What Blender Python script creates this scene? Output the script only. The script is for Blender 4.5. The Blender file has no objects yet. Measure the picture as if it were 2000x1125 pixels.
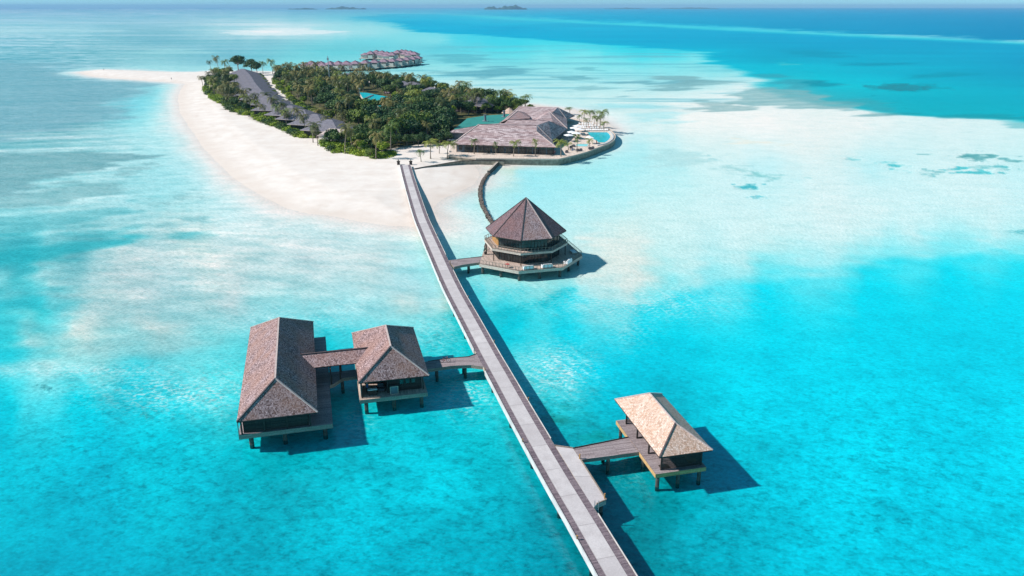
import bpy, bmesh, math, random
import numpy as np
from mathutils import Vector
R = math.radians
col = bpy.context.scene.collection
scene = bpy.context.scene
rnd = random.Random(7)
# ---------------------------------------------------------------- camera
F, H, PIT = 1520.0, 55.0, math.atan((562.5 - 13) / 1520.0)
CP, SP = math.cos(PIT), math.sin(PIT)
def P(x, y, z=0.0):
    """ray through a measured point of the 2000 px photograph met with the level z"""
    u = (x - 1000) / F; v = (y - 562.5) / F
    d = (u, CP - v * SP, -SP - v * CP); t = (z - H) / d[2]
    return Vector((d[0] * t, d[1] * t, z))
def PL(l, z=0.0): return [P(a, b, z) for a, b in l]
cam = bpy.data.objects.new('camera', bpy.data.cameras.new('camera')); col.objects.link(cam)
cam.location = (0, 0, H); cam.rotation_euler = (math.pi / 2 - PIT, 0, 0)
cam.data.sensor_width = 36; cam.data.lens = F / 2000 * 36; cam.data.clip_end = 200000; cam.data.clip_start = 1
scene.camera = cam
# ---------------------------------------------------------------- objects
def tag(o, label=None, cat=None, group=None, kind=None):
    if label: o['label'] = label
    if cat: o['category'] = cat
    if group: o['group'] = group
    if kind: o['kind'] = kind
    return o
def empty(name, loc=(0, 0, 0), rz=0, label=None, cat=None, group=None):
    o = bpy.data.objects.new(name, None); col.objects.link(o)
    o.empty_display_size = .1
    o.location = loc; o.rotation_euler = (0, 0, rz)
    return tag(o, label, cat, group)
def copy_tree(o, parent=None):
    c = o.copy(); col.objects.link(c); c.parent = parent
    for ch in o.children: copy_tree(ch, c)
    return c
class MB:
    def __init__(s): s.v = []; s.f = []; s.uv = []; s.m = []
    def face(s, pts, uv=None, m=0):
        b = len(s.v); s.v += [tuple(p) for p in pts]; s.f.append(tuple(range(b, b + len(pts))))
        if uv is None:
            p = [Vector(q) for q in pts]; n = Vector((0, 0, 0))
            for i in range(len(p)): n += p[i].cross(p[(i + 1) % len(p)])
            n = n.normalized() if n.length > 0 else Vector((0, 0, 1))
            u = Vector((0, 0, 1)).cross(n)
            u = u.normalized() if u.length > .05 else Vector((1, 0, 0))
            w = n.cross(u); uv = [(q.dot(u), q.dot(w)) for q in p]
        s.uv += [tuple(t) for t in uv]; s.m.append(m)
    def box(s, x0, x1, y0, y1, z0, z1, m=0, mt=None, rz=0, o=(0, 0)):
        c, n = math.cos(rz), math.sin(rz)
        def T(x, y, z): return (o[0] + x * c - y * n, o[1] + x * n + y * c, z)
        A = [T(x0, y0, z0), T(x1, y0, z0), T(x1, y1, z0), T(x0, y1, z0), T(x0, y0, z1), T(x1, y0, z1), T(x1, y1, z1), T(x0, y1, z1)]
        mt = m if mt is None else mt
        s.face([A[4], A[5], A[6], A[7]], [(x0, y0), (x1, y0), (x1, y1), (x0, y1)], mt)
        s.face([A[3], A[2], A[1], A[0]], [(x0, y1), (x1, y1), (x1, y0), (x0, y0)], m)
        s.face([A[0], A[1], A[5], A[4]], [(x0, z0), (x1, z0), (x1, z1), (x0, z1)], m)
        s.face([A[2], A[3], A[7], A[6]], [(x1, z0), (x0, z0), (x0, z1), (x1, z1)], m)
        s.face([A[1], A[2], A[6], A[5]], [(y0, z0), (y1, z0), (y1, z1), (y0, z1)], m)
        s.face([A[3], A[0], A[4], A[7]], [(y1, z0), (y0, z0), (y0, z1), (y1, z1)], m)
    def prism(s, poly, z0, z1, m=0, mt=None, ud=(1, 0)):
        mt = m if mt is None else mt
        p = [(q[0], q[1]) for q in poly]
        a = sum(p[i][0] * p[(i + 1) % len(p)][1] - p[(i + 1) % len(p)][0] * p[i][1] for i in range(len(p)))
        if a < 0: p = p[::-1]
        un = math.hypot(*ud); ux, uy = ud[0] / un, ud[1] / un
        uvf = lambda q: (q[0] * ux + q[1] * uy, -q[0] * uy + q[1] * ux)
        s.face([(x, y, z1) for x, y in p], [uvf(q) for q in p], mt)
        s.face([(x, y, z0) for x, y in p[::-1]], [uvf(q) for q in p[::-1]], m)
        L = 0
        for i in range(len(p)):
            a, b = p[i], p[(i + 1) % len(p)]; d = math.hypot(b[0] - a[0], b[1] - a[1])
            s.face([(a[0], a[1], z0), (b[0], b[1], z0), (b[0], b[1], z1), (a[0], a[1], z1)], [(L, z0), (L + d, z0), (L + d, z1), (L, z1)], m); L += d
    def cyl(s, a, b, r0, r1=None, n=8, m=0, cap=True):
        r1 = r0 if r1 is None else r1
        a, b = Vector(a), Vector(b); d = (b - a); L = d.length; d = d.normalized()
        u = d.cross(Vector((0, 0, 1)) if abs(d.z) < .9 else Vector((1, 0, 0))).normalized(); w = d.cross(u)
        A = [a + (u * math.cos(t) + w * math.sin(t)) * r0 for t in [2 * math.pi * i / n for i in range(n)]]
        B = [b + (u * math.cos(t) + w * math.sin(t)) * r1 for t in [2 * math.pi * i / n for i in range(n)]]
        for i in range(n):
            j = (i + 1) % n
            s.face([A[j], A[i], B[i], B[j]], [((i + 1) / n, 0), (i / n, 0), (i / n, L), ((i + 1) / n, L)], m)
        if cap: s.face(B, None, m) if r1 > 1e-4 else None; s.face(A[::-1], None, m)
    def bar(s, a, b, w, h, m=0):
        """square bar between two points"""
        a, b = Vector(a), Vector(b); d = (b - a).normalized()
        u = d.cross(Vector((0, 0, 1)))
        u = u.normalized() if u.length > .01 else Vector((1, 0, 0))
        k = u.cross(d); u = u * w / 2; k = k * h / 2
        q = [a - u - k, a + u - k, a + u + k, a - u + k]; r = [t + (b - a) for t in q]; L = (b - a).length
        for i in range(4):
            j = (i + 1) % 4
            s.face([q[i], r[i], r[j], q[j]], [(0, 0), (L, 0), (L, w), (0, w)], m)
        s.face(q, None, m); s.face(r[::-1], None, m)
    def build(s, name, mats, parent=None, smooth=False, loc=None):
        me = bpy.data.meshes.new(name)
        me.from_pydata(s.v, [], s.f)
        uvl = me.uv_layers.new(name='UVMap')
        uvl.data.foreach_set('uv', np.array(s.uv, dtype=np.float32).ravel())
        if not isinstance(mats, (list, tuple)): mats = [mats]
        for t in mats: me.materials.append(t)
        me.polygons.foreach_set('material_index', s.m)
        if smooth: me.polygons.foreach_set('use_smooth', [True] * len(s.f))
        me.update()
        o = bpy.data.objects.new(name, me); col.objects.link(o)
        o.parent = parent
        if loc: o.location = loc
        return o
# ---------------------------------------------------------------- materials
def nm(name):
    m = bpy.data.materials.new(name); m.use_nodes = True
    nt = m.node_tree; b = nt.nodes['Principled BSDF']
    return m, nt, b
def N(nt, t, **k):
    n = nt.nodes.new(t)
    for a, b in k.items():
        if a.startswith('i_'): n.inputs[a[2:].replace('_', ' ')].default_value = b
        else: setattr(n, a, b)
    return n
def c4(c): return (c[0], c[1], c[2], 1)
def ramp(nt, pts):
    r = nt.nodes.new('ShaderNodeValToRGB'); e = r.color_ramp.elements
    while len(e) < len(pts): e.new(.5)
    for k, (p, c) in enumerate(pts): e[k].position = p; e[k].color = c4(c)
    return r
def mixc(nt, a, b, fac, mode='MIX'):
    m = nt.nodes.new('ShaderNodeMix'); m.data_type = 'RGBA'; m.blend_type = mode
    for s, v in ((6, a), (7, b), (0, fac)):
        if isinstance(v, (int, float)): m.inputs[s].default_value = v
        elif isinstance(v, tuple): m.inputs[s].default_value = c4(v)
        else: nt.links.new(v, m.inputs[s])
    return m.outputs[2]
def simple(name, c, rough=.7, var=.25, scale=1.5, bump=0, spec=.3, metal=0):
    m, nt, b = nm(name)
    tc = N(nt, 'ShaderNodeTexCoord'); n = N(nt, 'ShaderNodeTexNoise'); n.inputs['Scale'].default_value = scale; n.inputs['Detail'].default_value = 4
    nt.links.new(tc.outputs['Object'], n.inputs['Vector'])
    r = ramp(nt, [(.3, tuple(x * (1 - var) for x in c)), (.7, tuple(min(1, x * (1 + var)) for x in c))])
    nt.links.new(n.outputs['Fac'], r.inputs['Fac']); nt.links.new(r.outputs['Color'], b.inputs['Base Color'])
    b.inputs['Roughness'].default_value = rough; b.inputs['Specular IOR Level'].default_value = spec; b.inputs['Metallic'].default_value = metal
    return m
def cells(name, c1, c2, cm, w, h, mortar=.02, rough=.75, tint=None, tscale=.25, tfac=.6, offset=.5, seed=0, bump=.4, spec=.25, tstretch=(1, 1, 1), grain=.28):
    """planks or shingles: small cells in metres on the UV map, tinted by large weathering patches"""
    m, nt, b = nm(name)
    uv = N(nt, 'ShaderNodeUVMap'); mp = N(nt, 'ShaderNodeMapping'); mp.inputs['Location'].default_value = (seed * 3.7, seed * 1.9, 0)
    nt.links.new(uv.outputs['UV'], mp.inputs['Vector'])
    br = N(nt, 'ShaderNodeTexBrick'); br.offset = offset; br.squash = 1
    br.inputs['Scale'].default_value = 1; br.inputs['Brick Width'].default_value = w; br.inputs['Row Height'].default_value = h
    br.inputs['Mortar Size'].default_value = mortar; br.inputs['Mortar Smooth'].default_value = .1; br.inputs['Bias'].default_value = 0
    br.inputs['Color1'].default_value = c4((0, 0, 0)); br.inputs['Color2'].default_value = c4((1, 1, 1)); br.inputs['Mortar'].default_value = c4((.5, .5, .5))
    nt.links.new(mp.outputs['Vector'], br.inputs['Vector'])
    r = ramp(nt, [(0, c1), (.5, tuple((x + y) / 2 for x, y in zip(c1, c2))), (1, c2)])
    nt.links.new(br.outputs['Color'], r.inputs['Fac'])
    cc = r.outputs['Color']
    if tint:
        mp2 = N(nt, 'ShaderNodeMapping'); mp2.inputs['Scale'].default_value = tstretch; nt.links.new(mp.outputs['Vector'], mp2.inputs['Vector'])
        n = N(nt, 'ShaderNodeTexNoise'); n.inputs['Scale'].default_value = tscale; n.inputs['Detail'].default_value = 5; n.inputs['Roughness'].default_value = .6
        nt.links.new(mp2.outputs['Vector'], n.inputs['Vector'])
        rr = ramp(nt, [(.4, (0, 0, 0)), (.62, (tfac,) * 3)]); nt.links.new(n.outputs['Fac'], rr.inputs['Fac'])
        t2 = mixc(nt, cc, tint, .75, 'MIX'); cc = mixc(nt, cc, t2, rr.outputs['Color'])
        # fine grain inside the cells
    n3 = N(nt, 'ShaderNodeTexNoise'); n3.inputs['Scale'].default_value = 5; n3.inputs['Detail'].default_value = 3
    nt.links.new(mp.outputs['Vector'], n3.inputs['Vector'])
    r3 = ramp(nt, [(.3, (1 - grain,) * 3), (.7, (1 + grain * .9,) * 3)]); nt.links.new(n3.outputs['Fac'], r3.inputs['Fac'])
    cc = mixc(nt, cc, r3.outputs['Color'], 1.0, 'MULTIPLY')
    cc = mixc(nt, cc, cm, br.outputs['Fac'])
    nt.links.new(cc, b.inputs['Base Color'])
    b.inputs['Roughness'].default_value = rough; b.inputs['Specular IOR Level'].default_value = spec
    if bump:
        bp = N(nt, 'ShaderNodeBump'); bp.inputs['Strength'].default_value = bump; bp.inputs['Distance'].default_value = .04
        nt.links.new(br.outputs['Color'], bp.inputs['Height']); nt.links.new(bp.outputs['Normal'], b.inputs['Normal'])
    return m
M = {}
M['shake'] = cells('weathered_shakes', (.11, .065, .065), (.57, .41, .42), (.07, .045, .045), .17, .19, .012, .85, (.40, .21, .15), .3, .6, spec=.1, grain=.35)
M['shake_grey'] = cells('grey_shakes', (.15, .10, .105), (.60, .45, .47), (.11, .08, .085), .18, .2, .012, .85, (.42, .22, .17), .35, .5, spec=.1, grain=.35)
M['shake_new'] = cells('pale_cedar_shakes', (.46, .30, .23), (.86, .69, .61), (.30, .19, .14), .18, .22, .014, .8, (.58, .33, .21), .5, .5, spec=.1)
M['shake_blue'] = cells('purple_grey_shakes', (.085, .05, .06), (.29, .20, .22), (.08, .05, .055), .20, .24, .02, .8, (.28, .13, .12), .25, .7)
M['shake_resort'] = cells('resort_shakes', (.22, .155, .165), (.70, .58, .59), (.15, .11, .12), 1.5, .5, .03, .85, (.38, .23, .22), .22, .7, tstretch=(.3, 1.3, 1), spec=.1)
M['felt'] = cells('grey_roof_tiles', (.14, .135, .17), (.24, .23, .28), (.11, .105, .13), .5, .5, .03, .75, (.20, .18, .19), .2, .5)
M['ridge'] = simple('pale_ridge_caps', (.52, .42, .40), .8, .2, 3)
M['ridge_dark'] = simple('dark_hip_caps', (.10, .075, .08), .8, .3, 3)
M['planks'] = cells('grey_deck_planks', (.20, .155, .165), (.40, .33, .34), (.10, .08, .085), .16, 3.0, .012, .7, (.42, .36, .38), .5, .4, offset=.33, bump=.2)
M['planks_d'] = cells('dark_deck_planks', (.12, .09, .11), (.27, .21, .235), (.06, .045, .055), .16, 1.4, .014, .7, (.30, .24, .26), .4, .4, offset=.0, bump=.2)
M['planks_w'] = cells('pale_terrace_planks', (.62, .50, .43), (.78, .66, .58), (.42, .32, .27), .22, 3.0, .012, .75, (.74, .60, .52), .2, .4, offset=.33, bump=.1)
M['fascia'] = cells('weathered_fascia_boards', (.48, .40, .34), (.62, .53, .46), (.25, .2, .17), 3.5, .3, .012, .7, (.42, .37, .32), .6, .5, bump=.2)
M['fascia_d'] = cells('greyed_fascia_boards', (.26, .21, .175), (.38, .31, .26), (.12, .1, .08), 3.5, .3, .012, .7, (.24, .21, .18), .6, .5, bump=.2)
M['planks_m'] = cells('warm_deck_planks', (.40, .31, .26), (.58, .46, .40), (.24, .18, .15), .2, 3.0, .012, .75, (.46, .37, .32), .3, .5, offset=.33, bump=.1)
M['fascia_o'] = cells('golden_fascia_boards', (.50, .29, .12), (.64, .39, .17), (.25, .13, .06), 3.0, .33, .012, .7, (.42, .26, .13), .8, .5, bump=.2)
M['louvre'] = cells('dark_louvred_wall', (.035, .03, .028), (.075, .062, .055), (.012, .011, .010), 4.0, .16, .03, .7, bump=.5)
M['darkwood'] = simple('dark_timber', (.045, .033, .028), .6, .3, 3)
M['wood'] = simple('warm_timber', (.38, .20, .07), .6, .3, 2)
M['pile'] = simple('wet_concrete_pile', (.09, .085, .075), .8, .5, 2.5)
M['concrete'] = cells('pale_concrete_path', (.50, .46, .475), (.60, .56, .57), (.30, .27, .28), 5.6, 40, .035, .85, (.44, .40, .41), .6, .8, bump=.05, offset=0, grain=.08, spec=.1)
M['white'] = simple('painted_white_beam', (.58, .57, .57), .6, .18, .8)
M['whitefab'] = simple('white_canvas', (.82, .82, .84), .8, .05, 1)
M['render'] = simple('pale_render', (.62, .56, .50), .8, .1, .6)
M['blindwall'] = simple('blue_grey_boarding', (.14, .17, .20), .7, .2, .7)
M['stone'] = simple('seawall_stone', (.26, .24, .19), .85, .35, .9)
M['rock'] = simple('breakwater_rock', (.17, .13, .11), .9, .5, 1.2)
M['green_roof'] = simple('green_membrane', (.035, .24, .21), .6, .12, .25)
M['turq_roof'] = simple('turquoise_sheeting', (.0, .36, .40), .5, .12, .25)
M['metal'] = simple('galvanised_metal', (.45, .50, .52), .4, .1, 2, spec=.5, metal=.6)
M['black'] = simple('black_rubber', (.02, .02, .022), .6, .1, 2)
M['red'] = simple('red_cloth', (.45, .06, .06), .8, .1, 2)
M['blue'] = simple('blue_cloth', (.04, .12, .30), .8, .1, 2)
M['pink'] = simple('pink_cloth', (.65, .25, .28), .8, .1, 2)
M['skin'] = simple('skin', (.45, .26, .18), .6, .05, 2)
M['hair'] = simple('dark_hair', (.02, .015, .012), .6, .05, 2)
M['cushion'] = simple('dark_cushion', (.10, .10, .12), .8, .1, 2)
def glassmat():
    m, nt, b = nm('dark_window_glass')
    b.inputs['Base Color'].default_value = (.012, .03, .035, 1); b.inputs['Roughness'].default_value = .08; b.inputs['Specular IOR Level'].default_value = .6
    tc = N(nt, 'ShaderNodeTexCoord'); n = N(nt, 'ShaderNodeTexNoise'); n.inputs['Scale'].default_value = .8
    nt.links.new(tc.outputs['Object'], n.inputs['Vector'])
    r = ramp(nt, [(.35, (.008, .02, .024)), (.7, (.06, .075, .07))]); nt.links.new(n.outputs['Fac'], r.inputs['Fac']); nt.links.new(r.outputs['Color'], b.inputs['Base Color'])
    return m
M['glass'] = glassmat()
def poolmat():
    m, nt, b = nm('pool_water')
    tc = N(nt, 'ShaderNodeTexCoord'); n = N(nt, 'ShaderNodeTexVoronoi'); n.inputs['Scale'].default_value = .9; n.feature = 'SMOOTH_F1'
    nt.links.new(tc.outputs['Object'], n.inputs['Vector'])
    r = ramp(nt, [(.2, (.0, .48, .56)), (.9, (.04, .64, .70))]); nt.links.new(n.outputs['Distance'], r.inputs['Fac']); nt.links.new(r.outputs['Color'], b.inputs['Base Color'])
    b.inputs['Roughness'].default_value = .12
    n2 = N(nt, 'ShaderNodeTexNoise'); n2.inputs['Scale'].default_value = 2; bp = N(nt, 'ShaderNodeBump'); bp.inputs['Strength'].default_value = .2
    nt.links.new(n2.outputs['Fac'], bp.inputs['Height']); nt.links.new(bp.outputs['Normal'], b.inputs['Normal'])
    return m
M['pool'] = poolmat()
def leafmat(name, dark, mid, light, rough=.55):
    m, nt, b = nm(name)
    oi = N(nt, 'ShaderNodeObjectInfo'); ge = N(nt, 'ShaderNodeNewGeometry')
    n = N(nt, 'ShaderNodeTexNoise'); n.inputs['Scale'].default_value = .5; n.inputs['Detail'].default_value = 3
    nt.links.new(ge.outputs['Position'], n.inputs['Vector'])
    a = N(nt, 'ShaderNodeMath', operation='MULTIPLY_ADD'); a.inputs[1].default_value = .45; nt.links.new(oi.outputs['Random'], a.inputs[0])
    q = N(nt, 'ShaderNodeMath', operation='MULTIPLY'); q.inputs[1].default_value = .35; nt.links.new(ge.outputs['Random Per Island'], q.inputs[0])
    s = N(nt, 'ShaderNodeMath', operation='MULTIPLY_ADD'); s.inputs[1].default_value = .5; nt.links.new(n.outputs['Fac'], s.inputs[0]); nt.links.new(q.outputs[0], s.inputs[2])
    nt.links.new(s.outputs[0], a.inputs[2])
    r = ramp(nt, [(.2, dark), (.6, mid), (1.0, light)]); nt.links.new(a.outputs[0], r.inputs['Fac'])
    nt.links.new(r.outputs['Color'], b.inputs['Base Color'])
    b.inputs['Roughness'].default_value = rough; b.inputs['Specular IOR Level'].default_value = .25
    return m
M['leaf'] = leafmat('broad_leaves', (.016, .05, .02), (.05, .11, .028), (.15, .20, .03))
M['leaf_d'] = leafmat('dark_leaves', (.008, .040, .022), (.024, .075, .030), (.085, .14, .035))
M['leaf_y'] = leafmat('yellow_green_leaves', (.06, .13, .012), (.17, .27, .018), (.32, .38, .03))
M['frond'] = leafmat('palm_fronds', (.03, .055, .018), (.105, .12, .035), (.34, .27, .09), .45)
M['frond_g'] = leafmat('green_palm_fronds', (.03, .075, .02), (.12, .18, .03), (.34, .34, .06), .45)
M['bark'] = simple('palm_bark', (.26, .21, .17), .85, .3, 1.5)
# ---------------------------------------------------------------- numpy helpers for sea and ground
def s2l(c):
    c = np.asarray(c, float) / 255.0
    return np.where(c <= .04045, c / 12.92, ((c + .055) / 1.055) ** 2.4)
def vnoise(x, y, seed=0):
    xi = np.floor(x).astype(np.int64); yi = np.floor(y).astype(np.int64); fx = x - xi; fy = y - yi
    fx = fx * fx * (3 - 2 * fx); fy = fy * fy * (3 - 2 * fy)
    def h(a, b):
        n = (a * 374761393 + b * 668265263 + seed * 974634777) & 0xffffffff
        n = ((n ^ (n >> 13)) * 1274126177) & 0xffffffff
        return ((n ^ (n >> 16)) & 0xffff) / 65535.0
    return (h(xi, yi) * (1 - fx) + h(xi + 1, yi) * fx) * (1 - fy) + (h(xi, yi + 1) * (1 - fx) + h(xi + 1, yi + 1) * fx) * fy
def fbm(x, y, seed=0, o=4):
    t = 0; a = .5; s = 0
    for k in range(o): t = t + a * vnoise(x * 2 ** k + 17.3 * k, y * 2 ** k + 9.1 * k, seed + k); s += a; a *= .55
    return t / s
def w2p(X, Y):
    d = Y * CP + H * SP
    return 1000 + F * X / d, 562.5 - F * (Y * SP - H * CP) / d
def sdist(X, Y, poly):
    """signed distance in metres, positive inside"""
    d2 = np.full(X.shape, 1e18); ins = np.zeros(X.shape, bool)
    n = len(poly)
    for i in range(n):
        ax, ay = poly[i][0], poly[i][1]; bx, by = poly[(i + 1) % n][0], poly[(i + 1) % n][1]
        ex, ey = bx - ax, by - ay; L = ex * ex + ey * ey + 1e-12
        t = np.clip(((X - ax) * ex + (Y - ay) * ey) / L, 0, 1)
        dx = X - ax - t * ex; dy = Y - ay - t * ey
        d2 = np.minimum(d2, dx * dx + dy * dy)
        if abs(ey) > 1e-9:
            c = ((ay > Y) != (by > Y)) & (X < ex * (Y - ay) / ey + ax)
            ins ^= c
    return np.where(ins, 1, -1) * np.sqrt(d2)
def smooth(e0, e1, x):
    t = np.clip((x - e0) / (e1 - e0), 0, 1); return t * t * (3 - 2 * t)
# shore line of the island (photograph points on the water level)
SHORE = [(150,141),(200,136),(260,138),(330,141),(385,141),(420,138),(470,139),(523,140),(600,142),(700,150),(790,160),(860,171),(905,182),
 (960,197),(1040,205),(1120,214),(1165,228),(1200,250),(1160,290),(1090,312),(985,319.5),(960,321),(925,324),(932,331),(937,343),(925,361),(895,375),
 (865,388),(848,402),(848,415),(858,430),(850,441),(812,443),(760,441),(700,432),(650,422),(600,417),(560,407),(520,387),(480,364),(450,342),
 (425,317),(400,292),(383,267),(365,242),(350,217),(348,195),(352,176),(362,164),(330,160),(270,156),(220,153),(180,149)]
SHW = [tuple(P(a, b, 0))[:2] for a, b in SHORE]
VEG = [[(398,172),(470,150),(525,150),(528,146),(545,150),(570,150),(640,152),(740,165),(800,172),(860,183),(920,195),(1000,207),(1030,212),(990,225),(900,262),(882,282),(800,286),(762,291),
  (768,303),(740,309),(690,300),(650,285),(630,276),(590,268),(560,258),(530,246),(500,234),(470,224),(445,212),(425,198)]]
# shallow-water colours read off the photograph: x, y, r, g, b
CS = """0 18 140 198 224;300 18 138 198 224;600 20 112 192 220;800 19 90 186 220;1000 18 70 182 218;2000 17 60 170 210;-900 18 140 198 224;2900 17 60 170 210
0 35 150 210 230;300 35 140 205 225;520 35 150 215 228;700 36 100 208 226;830 40 100 210 228;-900 35 150 210 230
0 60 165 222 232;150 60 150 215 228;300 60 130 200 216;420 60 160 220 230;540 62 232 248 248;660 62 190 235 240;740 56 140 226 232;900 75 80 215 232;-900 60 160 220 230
0 80 140 205 222;300 80 120 195 212;550 82 135 210 222;700 80 115 220 230;850 80 130 225 232;1000 85 60 216 232;1200 96 50 218 234;-900 80 140 205 222
0 100 124 200 215;300 102 135 207 217;450 100 112 196 213;650 98 95 215 225;850 95 95 208 222;1000 100 90 225 235;1150 103 120 232 238;1300 104 60 220 236;1390 108 130 232 238;-900 100 124 200 215
0 128 118 194 212;300 130 150 222 230;450 124 118 200 215;560 130 130 228 233;700 145 160 232 236;850 128 145 228 231;1000 125 125 222 228;1200 122 125 230 236;1330 120 130 232 237;1430 135 120 225 232;-900 128 118 194 212
0 170 128 198 210;150 170 124 190 205;250 170 150 212 222;300 178 120 226 236;335 170 170 238 242;900 170 195 236 236;1100 172 185 235 236;1300 160 160 230 234;1440 165 215 242 241;-900 170 128 198 210
0 205 130 195 208;200 200 132 194 207;262 205 115 222 236;325 205 140 234 240;1000 195 205 240 238;1200 205 218 244 241;1350 205 238 248 244;1480 205 235 246 243;1600 218 230 244 241;1750 228 225 244 242;2000 246 215 244 243;-900 205 130 195 208
0 240 135 195 205;150 240 138 198 208;250 238 140 228 236;330 235 175 240 243;358 240 215 246 247;1250 240 215 242 240;1350 240 242 248 244;1500 240 250 250 246;1700 244 237 246 243;1850 250 220 243 242;2900 250 200 240 240
0 282 155 213 220;150 282 168 226 231;250 280 172 231 236;350 280 180 241 244;392 283 225 248 247;1240 285 175 236 240;1400 280 222 244 242;1600 290 228 243 240;1800 290 207 242 242;2000 290 202 242 242;2900 290 195 240 241;-900 282 155 213 220
0 310 160 226 232;100 330 162 228 234;250 330 165 230 236;320 325 160 234 240;400 325 172 240 245;440 330 208 246 247;1020 335 145 231 238;955 345 170 226 220;985 322 190 226 205;1150 330 165 238 242;1300 330 188 241 243;1500 330 196 242 245;1700 330 190 241 244;2000 330 196 242 244;-900 320 135 196 202;2900 330 190 240 243
0 395 155 225 231;150 395 158 227 232;250 405 162 228 234;330 400 155 230 236;450 400 185 240 243;540 405 212 245 245;1000 400 172 238 242;890 400 170 238 242;920 370 165 235 240;1200 400 190 242 244;1500 400 205 244 245;1800 400 206 244 245;2000 400 200 243 245;2900 400 195 243 245;-900 395 138 205 210
0 450 110 216 225;100 450 140 220 227;250 448 168 224 228;350 450 190 228 228;420 448 210 240 240;600 435 198 240 241;700 445 200 240 241;800 452 215 242 240;880 450 220 241 235;930 470 200 240 240;1200 450 212 240 236;1400 450 200 242 243;1700 450 200 243 244;2000 450 186 240 242;2900 460 150 235 240
0 500 55 190 202;60 500 30 188 202;150 500 95 190 200;250 500 190 220 222;400 482 220 240 236;520 500 190 226 228;600 500 180 216 220;720 500 180 217 220;800 500 165 228 233;840 520 150 226 232;905 500 170 232 236;1000 560 120 225 233;1170 500 208 236 233;1300 500 190 240 240;1500 490 185 240 241;1650 480 185 240 242;1800 465 190 240 242;1930 465 185 240 242;2100 480 180 240 242
0 545 120 218 226;100 545 160 226 230;200 545 178 222 225;350 545 178 222 226;550 550 185 230 232;620 570 175 228 231;700 545 188 229 231;800 560 175 225 230;860 575 165 225 230;905 560 60 208 222;960 580 90 215 226;1060 570 140 228 232;1150 555 176 232 234;1230 570 195 230 227;1330 535 180 238 240;1450 515 175 238 241;1600 505 175 238 242;1330 600 30 222 240
0 600 60 200 212;80 605 40 205 216;120 620 110 212 220;170 600 182 220 221;300 600 176 217 220;450 605 168 214 218;560 605 118 220 228;650 605 130 222 230;800 590 195 226 224;870 592 186 226 224;930 610 30 208 224;1000 600 15 206 225;1100 595 40 215 232;1250 600 70 224 237;1350 585 60 224 240;1500 560 10 222 243;1700 560 0 222 243;1850 540 0 224 245;2000 550 0 222 243
0 650 50 206 217;60 655 150 214 216;150 645 190 221 217;300 650 184 216 214;440 650 120 218 224;640 650 30 205 220;780 640 110 220 228;850 640 70 212 222;900 640 10 198 212;1000 650 0 206 226;1100 650 0 212 233;1250 640 10 217 238;1500 650 0 222 243;1800 640 0 214 236;2000 650 0 217 241;2900 650 0 217 241;-900 650 50 206 217
0 700 50 208 220;100 700 155 219 219;200 702 120 209 213;300 700 95 204 214;430 700 85 220 229;650 690 15 205 222;880 690 20 200 212;1000 700 80 218 230;1090 715 90 222 235;1200 700 0 206 230;1500 700 0 215 239;1900 700 0 212 236;2000 700 0 210 233
0 728 110 224 232;100 728 140 230 235;170 730 120 226 233;260 735 45 212 228;400 735 95 226 234;460 760 60 220 232;-900 728 80 215 228
0 780 0 205 223;150 780 0 207 225;300 785 20 212 229;420 790 70 224 235;660 780 0 180 196;700 800 0 192 208;850 780 0 200 216;920 770 10 205 220;990 740 40 212 225;1080 780 35 208 222;1180 770 0 204 228;1450 780 0 222 244;2000 780 0 216 241;2900 780 0 216 241;-900 780 0 200 220
0 860 0 192 213;200 860 0 189 212;350 860 0 201 221;440 860 0 192 210;540 900 0 170 188;700 860 0 186 202;850 860 0 202 222;950 860 0 192 208;1075 850 0 165 180;1180 860 0 168 184;1450 860 0 205 226;1700 860 0 219 242;2000 860 0 222 244
0 950 0 196 217;250 950 0 200 221;500 950 0 182 201;700 950 0 205 226;850 950 0 212 232;950 950 0 186 206;1040 950 0 160 180;1180 960 0 135 150;1300 960 0 155 172;1430 960 0 182 204;1700 950 0 215 239;2000 950 0 212 236;2900 950 0 212 236;-900 950 0 190 212
0 1050 0 184 206;300 1050 0 190 211;600 1050 0 195 216;800 1050 0 190 213;1000 1050 0 174 197;1080 1050 0 150 172;1250 1050 0 145 160;1350 1050 0 178 200;1600 1050 0 211 236;2000 1050 0 214 239
0 1120 0 165 190;300 1120 0 170 195;600 1120 0 175 200;900 1120 0 174 198;1100 1120 0 142 162;1250 1120 0 135 150;1350 1120 0 168 190;1600 1120 0 204 229;2000 1120 0 205 231;-900 1300 0 150 180;1000 1500 0 160 185;2900 1300 0 200 226"""
CD = """700 40 60 190 220;800 45 0 180 219;1000 55 0 176 216;1000 36 60 195 222;1300 75 0 172 212;1600 75 0 166 208;1600 95 0 168 205;2000 92 0 165 204;2000 120 0 158 197;2900 130 0 150 190;1500 120 0 172 200;1700 130 0 176 204
1380 108 0 180 210;1440 130 0 186 212;1500 140 0 192 214;1600 150 0 190 210;1600 165 10 188 208;1700 158 0 190 212;2000 165 0 170 198;1780 190 0 182 200;1900 205 0 178 196;2000 225 0 178 196;1700 205 30 185 198;1600 188 60 188 198;1560 170 70 185 198;2900 250 0 165 190"""
CO = """700 25 100 190 216;900 23 70 184 216;1100 20 50 178 214;1100 32 0 174 213;1300 24 0 168 210;1500 40 0 160 204;1700 28 0 156 202;2000 24 0 148 196;2000 60 0 142 190;2900 60 0 135 185"""
def parse(s): return np.array([[float(t) for t in q.split()] for l in s.split('\n') for q in l.split(';') if q.strip()])
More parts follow.
